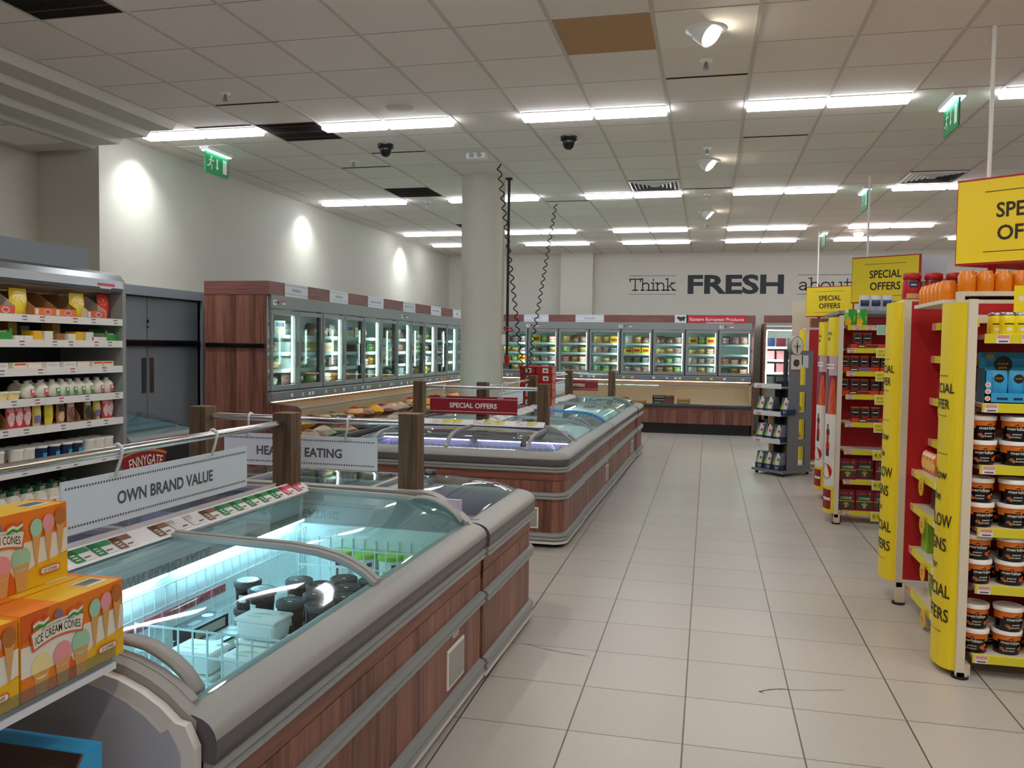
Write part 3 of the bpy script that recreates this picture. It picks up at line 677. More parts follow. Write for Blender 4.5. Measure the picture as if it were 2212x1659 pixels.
def plate(t, x, z, D, wide=.1, disp=False):
    """control plate and rating label on the front cladding"""
    y = -D + .027
    q = G(); q.box(x - wide, x + wide, y - .006, y + .004, z - .085, z + .085, 'white'); o = q.build('control_plate', t, bev=.004)
    q = G(); q.box(x - wide + .012, x + wide - .012, y - .008, y - .005, z - .072, z + .072, 'grayplastic')
    if disp:
        q.box(x - wide + .02, x + wide - .03, y - .009, y - .007, z + .035, z + .065, 'yellowdeep'); q.box(x - .065, x + .03, y - .012, y - .007, z - .03, z + .022, 'black'); q.text('-20', (x - .017, y - .0128, z - .004), (1, 0, 0), (0, 0, 1), .026, 'display_red', .05)
    q.build('display', o)
    q = G(); q.box(x - .035, x + .035, y - .003, y + .003, z + .115, z + .185, 'white'); q.box(x - .012, x + .012, y - .004, y - .002, z + .165, z + .175, 'black')
    for k in range(3): q.box(x - .027, x + .027, y - .0036, y - .0026, z + .122 + .011 * k, z + .126 + .011 * k, 'lettergray')
    q.build('rating_label', t)
FA = frame(-.985, 4.0, -1.5); FB = frame(-1.03, 8.5, -1.0)
CXA, CXB = -1.985, -2.03
gr, br, wh, pk = 'pricegreen', 'pricebrown', 'white', 'pricepink'
tA = chest('near wood-clad chest freezer with lit blue-white interior and glass lids', 2.125, 1.0, FA(CXA, 1.62), PI / 2 + FA.rot, handles=((0, 0), (1, 1)), cheeks=(True, True), end_panel=True,
           tags=[gr, gr, gr, gr, None, gr, gr, br, None, br, wh, wh, br, gr, gr, gr, gr, gr, pk, pk], group='island chest freezers', lid_mat='grayplastic')
plate(tA, 1.755, .24, 1.0, .11)
tA2 = chest('wood-clad chest freezer back to back with the near one, lilac lit', 2.125, 1.0, FA(CXA, 3.745), -PI / 2 + FA.rot, led='led_lilac', handles=((0, 1),), group='island chest freezers', tags=[wh, None])
tA3 = chest('short end chest freezer of the near island with glossy curved glass', 1.96, 1.06, FA(CXA + .98, 3.76), PI + FA.rot, wrap=True, led='led_lilac', ribs=(.62, 1.34), handles=((0, 1),), group='island chest freezers')
tB1 = chest('end chest freezer of the far island, lilac lit, facing the camera', 1.96, .92, FB(CXB - .98, 7.34), FB.rot, wrap=True, led='led_lilac', ribs=(.3, .95, 1.64), handles=((2, 1),), group='island chest freezers', tags=['stripyellow', None, wh, 'stripyellow'])
plate(tB1, 1.66, .24, .92, .1, True)
tB2 = chest('far island aisle-side chest freezer next to its lilac end freezer', 1.95, 1.0, FB(CXB, 7.35), PI / 2 + FB.rot, led='led_white', lids=2, handles=((1, 0),), cheeks=(True, False), group='island chest freezers', frames={1: 'blue'}, tags=[wh, None, None], floor_z=.45)
plate(tB2, 1.7, .24, 1.0)
tB3 = chest('far island aisle-side chest freezer with the farthest glass lids', 2.75, 1.0, FB(CXB, 9.32), PI / 2 + FB.rot, led='led_white', lids=2, handles=((1, 1),), group='island chest freezers', tags=[wh, None, None], floor_z=.45)
plate(tB3, 2.3, .24, 1.0)
tB4 = chest('far island chest freezer in front of the round column', 1.5, 1.0, FB(CXB, 8.86), -PI / 2 + FB.rot, led='led_white', lids=2, group='island chest freezers')
tB5 = chest('far island chest freezer behind the round column', 2.4, 1.0, FB(CXB, 12.08), -PI / 2 + FB.rot, led='led_white', lids=2, group='island chest freezers')
tB6 = chest('end chest freezer of the far island nearest the back wall', 1.96, .92, FB(CXB + .98, 12.1), PI + FB.rot, wrap=True, led='led_white', ribs=(.6, 1.3), group='island chest freezers')
# ---------------------------------------------------------------- posts, rails and hanging signs on the islands
def make_post():
    q = G(); q.box(-.05, .05, -.05, .05, 0, .39, 'wood_post'); o = q.build('wooden_post', bev=.004); o['category'] = 'post'; return o
for F, x, y, w in ((FA, CXA, 3.66, 'at the end of the OWN BRAND VALUE rail'), (FA, CXA + .57, 3.86, 'right of the HEALTHY EATING sign'), (FA, CXA - .61, 3.86, 'left of the HEALTHY EATING sign'),
                   (FB, CXB - .6, 7.42, 'left of the red SPECIAL OFFERS sign'), (FB, CXB + .6, 7.42, 'right of the red SPECIAL OFFERS sign'), (FB, CXB, 7.5, 'behind the red SPECIAL OFFERS sign'),
                   (FB, CXB, 9.6, 'in front of the stacked red boxes'), (FB, CXB, 12.0, 'beyond the stacked red boxes'), (FB, CXB - .55, 12.2, 'farthest left, by the back freezers'), (FB, CXB + .6, 12.2, 'farthest right, by the back freezers')):
    put('post', make_post, F(x, y, .875), F.rot, 'square brown wooden post ' + w, 'wooden posts on the islands')
def rail(F, a, b, z, label):
    q = G(); A = Vector(F(*a, z)); B = Vector(F(*b, z)); q.cyl(A, B, .017, 'chrome', 20); tag(q.build('chrome_rail'), label, 'rail', 'chrome rails between posts')
rail(FA, (CXA, .4), (CXA, 3.62), 1.215, 'chrome tube rail carrying the OWN BRAND VALUE sign'); rail(FA, (CXA - .58, 3.86), (CXA + .54, 3.86), 1.215, 'chrome tube rail carrying the HEALTHY EATING sign')
rail(FB, (CXB - .57, 7.42), (CXB + .57, 7.42), 1.215, 'chrome tube rail carrying the near red SPECIAL OFFERS sign'); rail(FB, (CXB, 7.53), (CXB, 9.57), 1.215, 'chrome tube rail running lengthwise to the stacked red boxes'); rail(FB, (CXB, 9.63), (CXB, 11.97), 1.215, 'chrome tube rail beside the stacked red boxes')
rail(FB, (CXB - .52, 12.2), (CXB + .57, 12.2), 1.215, 'chrome tube rail on the farthest pair of posts')
def hang_sign(F, x, y, rot, w, txt, tw, label, bg='signwhite', fg='lettergray', h=.165, off=0, hooks=(-.28, .28)):
    t = thing('hanging_sign', label, 'sign', F(x, y, 1.05), rot + F.rot, 'signs hanging from the rails')
    q = G(); q.box(-w / 2, w / 2, -.003, .003, -h / 2, h / 2, bg); q.build('board', t)
    for s_ in (1, -1):
        q = G(); d = s_ * -.0038
        if txt: q.text(txt, (off * s_, d, -.002), (s_, 0, 0), (0, 0, 1), .046, fg, tw, .028)
        if bg == 'signwhite':
            n = int(w / .0135)
            for k in range(n):
                for z in (h * .36, -h * .36): q.disc((-w / 2 + .02 + (w - .04) * k / (n - 1), d, z), (1, 0, 0), (0, 0, 1), .0042, fg, 8)
        else:
            for z in (h * .36, -h * .36): q.rect((-w / 2, d, z - .002), (w, 0, 0), (0, 0, .004), 'white')
        q.build('lettering', t, fix=False)
    for hx in hooks:
        q = G(); q.tube([(hx, .02, .165), (hx, .012, .183), (hx, 0, .188), (hx, -.016, .178), (hx, -.018, .165), (hx - .004, -.012, .13), (hx - .02, -.005, h / 2 - .01)], .006, 'clearplastic', 6); q.box(hx - .045, hx + .015, -.006, .006, h / 2 - .014, h / 2 - .008, 'clearplastic'); q.build('hook', t)
hang_sign(FA, CXA, 2.775, PI / 2, 1.07, 'OWN BRAND VALUE', .56, 'white hanging sign lettered OWN BRAND VALUE with dotted borders', off=.0, hooks=(-.27, .29), h=.18)
hang_sign(FA, CXA - .045, 3.86, 0, .87, 'HEALTHY EATING', .485, 'white hanging sign lettered HEALTHY EATING, partly behind a post')
hang_sign(FB, CXB - .07, 7.42, 0, .85, 'SPECIAL OFFERS', .46, 'near red hanging sign lettered SPECIAL OFFERS in white', 'redsign', 'white')
hang_sign(FB, CXB - .03, 12.2, 0, .85, 'SPECIAL OFFERS', .46, 'small far red SPECIAL OFFERS sign before the back freezers', 'redsign', 'white')
hang_sign(FB, CXB, 8.6, PI / 2, 1.0, '', .5, 'blank-looking white sign hanging lengthwise before the red boxes'); hang_sign(FB, CXB, 11.2, PI / 2, .9, '', .5, 'blank-looking white sign hanging lengthwise beyond the red boxes')
# ---------------------------------------------------------------- stock in the near chest
A0 = Vector(FA(CXA, 1.545)); 
def inA(x, y, z): return FA(x, y, z)
def make_divider():
    q = G(); w = .66
    for k in range(13): q.box(-w / 2 + k * w / 12 - .0025, -w / 2 + k * w / 12 + .0025, -.0025, .0025, 0, .26, 'wire')
    for z in (.0, .085, .17, .255): q.box(-w / 2, w / 2, -.005, .0, z - .003, z + .003, 'wire')
    o = q.build('wire_divider'); o['category'] = 'divider'; return o
put('div', make_divider, inA(-1.47, 2.36, .402), FA.rot, 'white wire divider in front of the white tubs', 'wire dividers in the near freezer')
put('div', make_divider, inA(-1.5, 3.5, .402), FA.rot, 'white wire divider in front of the green-lidded tubs', 'wire dividers in the near freezer')
def make_whitetub():
    t = thing('ice_cream_tub', 'x', 'tub'); LABELS.pop('x')
    q = G(); v = []
    for z, a, b in ((0, .072, .05), (.067, .08, .058)):
        v += [(-a, -b, z), (a, -b, z), (a, b, z), (-a, b, z)]
    q.add(v, [(0, 1, 5, 4), (1, 2, 6, 5), (2, 3, 7, 6), (3, 0, 4, 7), (3, 2, 1, 0), (4, 5, 6, 7)], 'whiteplastic'); q.build('body', t, bev=.012)
    q = G(); q.box(-.084, .084, -.062, .062, .064, .079, 'whiteplastic'); q.build('lid', t, bev=.01)
    q = G(); q.poly((0, 0, .0796), (1, 0, 0), (0, 1, 0), [(-.05, -.005), (-.02, .012), (.01, .016), (.03, .01), (.01, .01), (-.02, .004)], 'lime'); q.disc((.055, .03, .0796), (1, 0, 0), (0, 1, 0), .01, 'mint', 14); q.rect((-.05, -.03, .0796), (.06, 0, 0), (0, .006, 0), 'mint'); q.build('print', t, fix=False)
    return t
P = [(-1.63, 2.47, 0, 'left stack, at the bottom'), (-1.63, 2.47, 1, 'left stack, on top'), (-1.43, 2.46, 0, 'middle stack behind the divider, at the bottom'), (-1.43, 2.46, 1, 'middle stack behind the divider, on top'), (-1.24, 2.48, 0, 'right stack by the rim, at the bottom'), (-1.24, 2.48, 1, 'right stack by the rim, on top'), (-1.47, 2.61, 0, 'farther stack, at the bottom'), (-1.47, 2.61, 1, 'farther stack, second up'), (-1.47, 2.61, 2, 'farther stack, topmost with green leaf'), (-1.27, 2.62, 0, 'far right stack, at the bottom'), (-1.27, 2.62, 1, 'far right stack, on top')]
for x, y, k, w in P: put('wtub', make_whitetub, inA(x, y, (.402 + .0805 * k)), FA.rot + rnd.uniform(-.05, .05), 'white rectangular ice cream tub, ' + w, 'white ice cream tubs')
def make_blacktub():
    t = thing('ice_cream_tub', 'x', 'tub'); LABELS.pop('x')
    q = G(); q.lathe((0, 0, 0), [(.042, 0), (.043, .003), (.05, .1)], 'blackgloss', 28); q.build('body', t)
    q = G(); q.lathe((0, 0, .1), [(.054, -.012), (.055, .006), (.05, .01)], 'charcoal', 28); q.build('lid', t)
    q = G(); q.disc((0, 0, .1105), (1, 0, 0), (0, 1, 0), .042, 'blackgloss', 24); q.text("BAKERS", (0, .005, .1112), (1, 0, 0), (0, 1, 0), .011, 'gold', .055); q.disc((.004, -.02, .1112), (1, 0, 0), (0, 1, 0), .01, 'offwhite', 10, .006)
    fn = lambda r, z0, z1, a0, a1: [(math.cos(a0 + (a1 - a0) * k / 5) * r, math.sin(a0 + (a1 - a0) * k / 5) * r, z) for z in (z0, z1) for k in range(6)]
    q.add(fn(.0495, .03, .06, -1.7, -1.1), [(k, k + 1, k + 7, k + 6) for k in range(5)], 'white'); q.build('print', t, fix=False)
    return t
bt = [(-1.75, 2.95, 0, 'left, standing at the back under another'), (-1.75, 2.95, 1, 'tallest stack by the back grid'), (-1.63, 2.86, 0, 'second from the back, below'), (-1.63, 2.86, 1, 'second from the back, on top, barcode showing'), (-1.56, 3.02, 1, 'third stack from the back, on top'), (-1.56, 3.02, 0, 'third stack from the back, below')]
for r_ in range(4):
    for c in range(3):
        for k in range(2): bt.append((-1.45 + .118 * c + .05 * (r_ % 2), 2.76 + .112 * r_, k, '%s row from the white tubs, %s across, %s' % (ORD[r_], ORD[c], ('below', 'on top')[k])))
for x, y, k, w in bt:
    put('btub', make_blacktub, inA(x, y, .43 + .112 * k), rnd.uniform(-.6, .6), 'black round ice cream tub, ' + w, 'black ice cream tubs')
def make_greentub():
    t = thing('ice_cream_tub', 'x', 'tub'); LABELS.pop('x')
    q = G(); q.lathe((0, 0, 0), [(.046, 0), (.047, .004), (.056, .15)], 'whiteplastic', 28); q.build('body', t)
    q = G(); q.lathe((0, 0, .15), [(.059, -.014), (.06, .004), (.058, .009), (.052, .004)], 'lime', 28); q.build('lid', t)
    q = G(); fn = lambda r0, r1, z0, z1, a0, a1: [(math.cos(a0 + (a1 - a0) * k / 5) * r, math.sin(a0 + (a1 - a0) * k / 5) * r, z) for r, z in ((r0, z0), (r1, z1)) for k in range(6)]
    F5 = [(k, k + 1, k + 7, k + 6) for k in range(5)]
    q.add(fn(.0475, .0495, .01, .035, -2.6, -.6), F5, 'lime'); q.add(fn(.0535, .0545, .1, .12, -1.3, -.8), F5, 'navy'); q.add(fn(.0515, .053, .07, .09, -2.1, -1.8), F5, 'lime'); q.add(fn(.0505, .0525, .045, .09, -1.25, -1.05), F5, 'coffeebrown'); q.build('print', t, fix=False)
    return t
for i, x in enumerate((-1.68, -1.55, -1.42, -1.29, -1.17)): put('gtub', make_greentub, inA(x, 3.62, .46), rnd.uniform(-.5, .5), 'tall white ice cream tub with green lid, %s from the back grid' % ORD[i], 'green-lidded ice cream tubs')
def make_lowtub():
    t = thing('ice_cream_tub', 'x', 'tub'); LABELS.pop('x')
    q = G(); q.lathe((0, 0, 0), [(.045, 0), (.052, .085)], 'whiteplastic', 24); q.build('body', t)
    q = G(); q.lathe((0, 0, .085), [(.056, -.01), (.056, .004), (.045, .009)], 'whiteplastic', 24); q.disc((0, 0, .0945), (1, 0, 0), (0, 1, 0), .035, 'caramel', 20); q.build('lid', t)
    return t
for i, (x, y) in enumerate(((-1.3, 3.3), (-1.17, 3.28), (-1.43, 3.3), (-1.56, 3.32))): put('ltub', make_lowtub, inA(x, y, .44), 0, 'low white ice cream tub with round picture lid, %s of the group' % ORD[i], 'low white ice cream tubs')
def make_blackbox():
    t = thing('dessert_box', 'x', 'box'); LABELS.pop('x')
    q = G(); q.box(-.1, .1, -.045, .045, 0, .05, 'blackgloss'); q.build('carton', t, bev=.002)
    q = G(); q.rect((-.1005 + .01, -.0455, .008), (.17, 0, 0), (0, 0, .034), 'offwhite'); q.disc((.05, .01, .0506), (1, 0, 0), (0, 1, 0), .022, 'white', 18); q.rect((-.07, -.02, .0506), (.06, 0, 0), (0, .03, 0), 'bluegray'); q.build('label', t, fix=False)
    return t
for i, (x, y, z, r_) in enumerate(((-1.76, 2.66, .53, 1.5), (-1.64, 2.64, .5, 1.45), (-1.76, 2.66, .475, 1.55))): put('bbox', make_blackbox, inA(x, y, z), r_, ('flat black dessert box with cream label by the back grid', 'flat black dessert box beside the white tubs', 'flat black dessert box under another by the grid')[i], 'black dessert boxes')
# pillow bags -----------------------------------------------------------------
def bag_geo(q, w, d, h, mats, seed, nx=9, nz=9, flat=False):
    """filled pouch: soft pillow with crimped ends; lying flat when FLAT"""
    r = random.Random(seed); ph = [r.uniform(0, 6) for _ in range(6)]
    def p(i, j, s_):
        u, v_ = i / (nx - 1), j / (nz - 1)
        b = (math.sin(PI * u) ** .55) * (math.sin(PI * v_) ** .6)
        b *= 1 + .16 * math.sin(5 * u + ph[0]) * math.cos(6 * v_ + ph[1]) + .1 * math.sin(11 * v_ + ph[2] + 4 * u)
        pin = 1 - .1 * (1 - math.sin(PI * v_) ** .5)
        x = (u - .5) * w * pin + .012 * w * math.sin(9 * v_ + ph[3])
        y = s_ * (.5 * d * b + .0015) + .04 * d * math.sin(4 * u + ph[4]) * v_; z = v_ * h
        return (x, z - h / 2, y + d / 2) if flat else (x, y, z)
    for s_ in (-1, 1):
        v = [p(i, j, s_) for j in range(nz) for i in range(nx)]
        q.add(v, [(j * nx + i, j * nx + i + 1, (j + 1) * nx + i + 1, (j + 1) * nx + i) for j in range(nz - 1) for i in range(nx - 1)], mats, True)
    return q
BAGN = [0]
def bag(mat, w, d, h, loc, rot, label, cat='bag', flat=False, name='frozen_food_bag', group=None, lean=0):
    key = ('bag', mat, w, d, h, flat)
    def mk():
        BAGN[0] += 1; q = G(); bag_geo(q, w, d, h, mat, BAGN[0], flat=flat); o = q.build(name); o['category'] = cat; return o
    return put(key, mk, loc, (lean, 0, rot) if lean else rot, label, group)
bag('purple', .16, .07, .2, inA(-1.3, 1.86, .46), .4, 'crumpled purple bag at the near end of the freezer', flat=True)
bag('pink', .14, .08, .2, inA(-1.22, 1.98, .47), -.5, 'crumpled bright pink bag at the near end of the freezer', flat=True)
bag(pack('e8e4ea', 'd94f66', 'f0b0b8', 'ffffff', 2), .16, .07, .24, inA(-1.6, 2.0, .46), .2, 'pale bag with small red mark near the handle', flat=True)
bag(pack('d8e8ee', 'ffffff', 'e89aa4', 'ffffff', 0), .2, .08, .24, inA(-1.48, 2.16, .46), 1.2, 'pale pink and white bag leaning on the wire divider', flat=True)
# red labels clipped along the back grid
def make_clip():
    q = G(); q.box(-.045, .045, -.004, 0, 0, .034, 'pricepink'); q.rect((-.03, -.0045, .008), (.028, 0, 0), (0, 0, .014), 'redsign'); q.rect((.012, -.0045, .008), (.012, 0, 0), (0, 0, .016), 'redsign'); o = q.build('price_label', fix=False); o['category'] = 'label'; return o
for k in range(13): put('clip', make_clip, inA(CXA + .1, 1.75 + .1 * k, .58), PI / 2 + FA.rot, 'pink price label on the back grid, %s from the near end' % ORD[k], 'pink labels on the freezer grid')
# ---------------------------------------------------------------- stock in the far island and the red boxes on top
cols_b = [pack('e4e6ea', '3a4a6a', 'c8a890', 'e8e0d0', 0), pack('d8dce0', 'a03040', 'c09080', 'e0d0c0', 2), pack('e8e2ea', '8a3a5a', 'd0b0b8', 'f0e8e8', 1), pack('cfd8dc', 'c0a030', 'a88860', 'd8c8a8', 0)]
i = 0
for y in (7.6, 7.95, 8.3, 8.65, 9.0):
    for x in (-1.3, -1.6):
        bag(cols_b[i % 4], .22, .1, .26, FB(x, y, .46 + .02 * (i % 3)), .3 * ((i * 7) % 5 - 2), 'pale frozen bag under the nearer far-island lids, %s, %s row' % (ORD[i // 2], ('aisle', 'inner')[i % 2]), flat=True, group='bags in the far island'); i += 1
i = 0
for y in (9.6, 10.0, 10.4, 10.8, 11.2, 11.6):
    for x in (-1.3, -1.6):
        bag(cols_b[(i + 1) % 4], .22, .1, .26, FB(x, y, .46 + .02 * (i % 3)), .3 * ((i * 5) % 5 - 2), 'pale frozen bag under the farthest far-island lids, %s, %s row' % (ORD[i // 2], ('aisle', 'inner')[i % 2]), flat=True, group='bags in the far island'); i += 1
bag('cokered', .12, .06, .18, FA(-1.25, 4.5, .44), .4, 'small red packet under the near island end glass', flat=True)
bag('lilac', .2, .08, .24, FA(-1.6, 4.4, .44), -.3, 'pale lilac packet under the near island end glass', flat=True)
bag(cols_b[1], .22, .09, .26, FB(-1.35, 6.85, .43), .3, 'pale packet under the far island lilac end glass, right', flat=True); bag(cols_b[0], .22, .09, .26, FB(-2.1, 6.9, .43), -.3, 'pale packet under the far island lilac end glass, middle', flat=True)
def make_redbox():
    t = thing('stock_box', 'x', 'box'); LABELS.pop('x')
    q = G(); q.box(-.095, .095, -.12, .12, 0, .088, 'red'); q.build('carton', t, bev=.003)
    q = G(); q.box(-.1, .1, -.125, .125, .078, .094, 'cokered'); q.build('lid', t, bev=.003)
    q = G(); q.rect((-.02, -.1205, .012), (.07, 0, 0), (0, 0, .06), 'offwhite'); q.rect((.0, -.121, .03), (.03, 0, 0), (0, 0, .018), 'black')
    q.rect((.0955, -.07, .012), (0, .13, 0), (0, 0, .058), 'gold'); q.rect((.096, -.04, .02), (0, .06, 0), (0, 0, .04), 'bluegray'); q.build('label', t, fix=False)
    return t
for cx in (0, 1):
    for k in range(5):
        put('rbox', make_redbox, FB(CXB - .13 + .21 * cx, 9.98 + .02 * (k % 2), .89 + .096 * k), FB.rot, 'red-lidded stock box, %s column on the far island, %s from the bottom' % (('left', 'right')[cx], ORD[k]), 'red boxes stacked on the far island')
# ---------------------------------------------------------------- glass-door wall freezers with open wells below
def rrpath(p0, p1): return [p0, p1]
def door_freezer(label, n, pitch, loc, rot, depth, side_l, side_r, low=.38, ledmap=None, badges=()):
    """local X along the run, door plane at y=0, wall towards +y, open well below reaching y=-low"""
    t = thing('display_freezer', label, 'freezer', loc, rot)
    L = n * pitch; D = depth
    for on, x0, mat in ((side_l, -.045, 'wood_end'), (side_r, L + .005, 'wood_end')):
        if not on: continue
        poly = [(D, 0), (D, 2.105), (.0, 2.105), (0, 1.0), (.02, .985), (-low + .03, .955), (-low, .925), (-low, .12), (-low + .1, 0)]
        q = G(); q.prism(poly, 'x', x0, x0 + .04, mat); o = q.build('side_panel', t, bev=.004)
        q = G(); pts = [(x0 + .02, y, z) for y, z in poly[1:-2]]; q.tube(pts, .011, 'bumper', 6); o2 = q.build('edge_strip', o)
        q = G(); q.box(x0 - .022 if on == 1 else x0 + .04, x0 if on == 1 else x0 + .062, .01, D - .02, 1.553, 1.6, 'blackgloss'); q.build('crash_rail', o, bev=.008)
    # carcass: back, top, floor of the upper cabinet
    q = G(); q.box(0, L, D - .03, D, .2, 2.1, 'bluegray'); q.box(0, L, .04, D, 2.06, 2.1, 'bluegray'); q.box(0, L, .05, D, .98, 1.06, 'bluegray'); q.box(0, L, D - .05, D - .03, 1.06, 2.06, 'liner'); q.build('cabinet', t)
    q = G(); q.box(0, L, -.035, .04, 1.965, 2.105, 'bumper'); hd = q.build('header', t, bev=.006)
    for bx in badges:
        q = G(); q.box(bx, bx + .07, -.038, -.034, 2.0, 2.055, 'white'); q.box(bx + .03, bx + .055, -.0395, -.037, 2.02, 2.04, 'charcoal'); q.box(bx + .1, bx + .125, -.038, -.034, 2.02, 2.045, 'black'); q.box(bx + .17, bx + .26, -.038, -.034, 2.035, 2.055, 'pricepink'); q.box(bx + .19, bx + .26, -.038, -.034, 2.012, 2.033, 'white'); q.build('badge', hd)
    q = G(); q.box(-.05 if side_l else 0, L + (.05 if side_r else 0), -.03, -.0, 2.105, 2.245, 'wood_valance')
    if side_l: q.box(-.05, -.03, 0, D, 2.105, 2.245, 'wood_valance')
    q.build('valance', t)
    for i in range(n):
        x0, x1 = i * pitch + .012, (i + 1) * pitch - .012
        q = G(); f = .038
        q.box(x0, x1, -.03, .0, 1.905, 1.955, 'bumper'); q.box(x0, x1, -.03, .0, 1.1, 1.155, 'bumper'); q.box(x0, x0 + f, -.03, .0, 1.155, 1.905, 'bumper'); q.box(x1 - f, x1, -.03, .0, 1.155, 1.905, 'bumper')
        d = q.build('glass_door', t, bev=.005)
        q = G(); q.rect((x0 + f, -.016, 1.15), (x1 - x0 - 2 * f, 0, 0), (0, 0, .76), 'doorglass'); q.build('pane', d, fix=False)
        q = G(); q.box(x1 - .03, x1 - .012, -.05, -.03, 1.35, 1.62, 'bumper'); q.build('handle', d, bev=.005)
        if i % 2 == 0 or not ledmap:
            q = G(); q.box(x1 - .046, x1 - .034, .016, .03, 1.17, 1.9, 'led_white'); q.build('led_strip', t)
        for z in (1.135, 1.315, 1.5, 1.69):
            q = G(); q.box(x0 + .004, x1 - .004, .075, D - .08, z - .012, z, 'wire'); q.box(x0 + .004, x1 - .004, .068, .076, z - .032, z + .008, 'liner'); q.build('wire_shelf', t)
    q = G(); q.box(-.0, L, .0, .05, 1.085, 1.1, 'charcoal')
    for i in range(1, n): q.box(i * pitch - .013, i * pitch + .013, 0, .05, 1.09, 1.965, 'charcoal')
    q.build('mullion', t)
    # price strip and lit canopy above the well
    q = G(); q.box(0, L, -.045, -.03, 1.005, 1.075, 'bluegray'); q.box(0, L, -.03, .05, .99, 1.09, 'grayplastic'); ps = q.build('price_strip', t)
    k = 0; x = .06
    while x < L - .1:
        k += 1; c = ('stripyellow', 'tag', 'tag', 'pricepink', 'tag', 'stripyellow', 'lilac')[(k * 5 + n) % 7]
        q = G(); q.box(x, x + .05, -.0465, -.045, 1.02, 1.058, c); q.build('price_ticket', ps); x += .08 + .085 * ((k * 3) % 4)
    q = G(); q.prism([(-.02, .99), (.36, .9), (.36, .92), (.0, 1.0)], 'x', .01, L - .01, 'cream'); q.box(.01, L - .01, .01, .03, .975, .985, 'led_warm'); q.build('canopy', t)
    # lower open well
    q = G(); q.box(0, L, .36, .4, .45, .93, 'cream'); q.box(0, L, -low + .03, .36, .42, .45, 'cream'); q.box(.0, .02, -low + .03, .36, .45, .9, 'cream'); q.box(L - .02, L, -low + .03, .36, .45, .9, 'cream'); q.build('well', t)
    q = G(); q.rect((0, -low + .012, .56), (L, 0, 0), (0, .0, .37), 'frontglass'); fg = q.build('front_glass', t, fix=False)
    q = G(); q.box(0, L, -low, -low + .024, .92, .94, 'bumper'); q.build('glass_rail', fg, bev=.004)
    q = G(); q.prism([(-low - .012, .5), (-low - .018, .53), (-low - .006, .56), (-low + .06, .56), (-low + .06, .5)], 'x', 0, L, 'charcoal'); q.box(0, L, -low - .004, -low + .02, .556, .562, 'bumper'); q.build('front_rim', t)
    q = G(); q.box(0, L, -low + .012, -low + .05, .2, .5, 'wood_end'); q.box(0, L, -low + .008, -low + .05, .455, .5, 'wood_band'); q.build('front_panel', t)
    q = G(); q.box(.02, L - .02, -low + .06, .3, 0, .2, 'black')
    for z in (.05, .09, .13): q.box(.05, L - .05, -low + .055, -low + .06, z, z + .014, 'darkrubber')
    q.build('kick_plate', t)
    return t
def head_sign(t_loc, rot, x, txt, w, label, wood_gap=0):
    t = thing('category_sign', label, 'sign', t_loc, rot)
    q = G(); q.box(x - w / 2, x + w / 2, -.036, -.031, 2.103, 2.247, 'signwhite'); q.build('board', t)
    q = G(); q.text(txt, (x, -.0368, 2.178), (1, 0, 0), (0, 0, 1), .032, 'lettergray', w * (.36 if len(txt) < 8 else .74), .01)
    for z in (2.132, 2.222): q.rect((x - w / 2, -.0366, z), (w, 0, 0), (0, 0, .003), 'lettergray')
    q.build('lettering', t, fix=False)
LF = (-4.45, 7.84, 0); LROT = PI / 2
door_freezer('long wall freezer with twelve glass doors and wooden end panel along the left wall', 12, .6, LF, LROT, .72, 1, 0, ledmap=1, badges=(.03, 3.75))
BX0 = .80 - 9 * .617; BF = (BX0, 16.3, 0)
door_freezer('wall freezer with glass doors along the back wall, red sign on top', 9, .617, BF, 0, .75, 0, 1, badges=(1.2, 3.05, 4.95))
for x, tx, w in ((.54, 'FISH', .52), (1.62, 'FISH', .52), (2.78, 'HEALTHY EATING', .54), (4.08, 'PARTY FOOD', .52), (5.35, 'READY MEALS', .52), (6.55, 'MEAT', .52)):
    head_sign(LF, LROT, x, tx, w, 'small white sign lettered %s on the left freezer%s' % (tx, {.54: ', curled at its near end', 1.62: ', second from the near end'}.get(x, '')))
for x, w in ((-3.35, .5), (-2.28, .56)): head_sign((0, 16.3, 0), 0, x, 'CHICKEN', w, 'small white sign lettered CHICKEN on the back freezer, %s' % ('nearer the column' if x < -3 else 'right of the other'))
t = thing('category_sign', 'red Eastern European Products sign on the back freezer valance', 'sign', (0, 16.3, 0))
q = G(); q.box(-.62, .68, -.038, -.031, 2.1, 2.25, 'redsign'); q.build('board', t)
plain('signred', 'c02a3c', .5)
q = G(); q.rect((-.42, -.0385, 2.1), (1.1, 0, 0), (0, 0, .15), 'signred'); q.rect((-.64, -.0385, 2.1), (.24, 0, 0), (0, 0, .15), 'signwhite')
q.poly((-.52, -.0392, 2.175), (1, 0, 0), (0, 0, 1), [(-.09, .02), (-.05, .05), (.0, .035), (.05, .05), (.09, .03), (.06, -.02), (.07, -.05), (.02, -.03), (-.02, -.05), (-.04, -.02)], 'charcoal')
q.text('Eastern European Products', (.14, -.0394, 2.172), (1, 0, 0), (0, 0, 1), .062, 'white', 1.0, .012); q.rect((-.05, -.0392, 2.098), (.5, 0, 0), (0, 0, .012), 'white'); q.build('lettering', t, fix=False)
# corner filler between the two runs
q = G(); q.box(-5.16, -4.78, 15.06, 17.05, 0, 2.2, 'bluegray'); tag(q.build('corner_filler'), 'grey filler panel in the corner between the two wall freezers', 'panel')
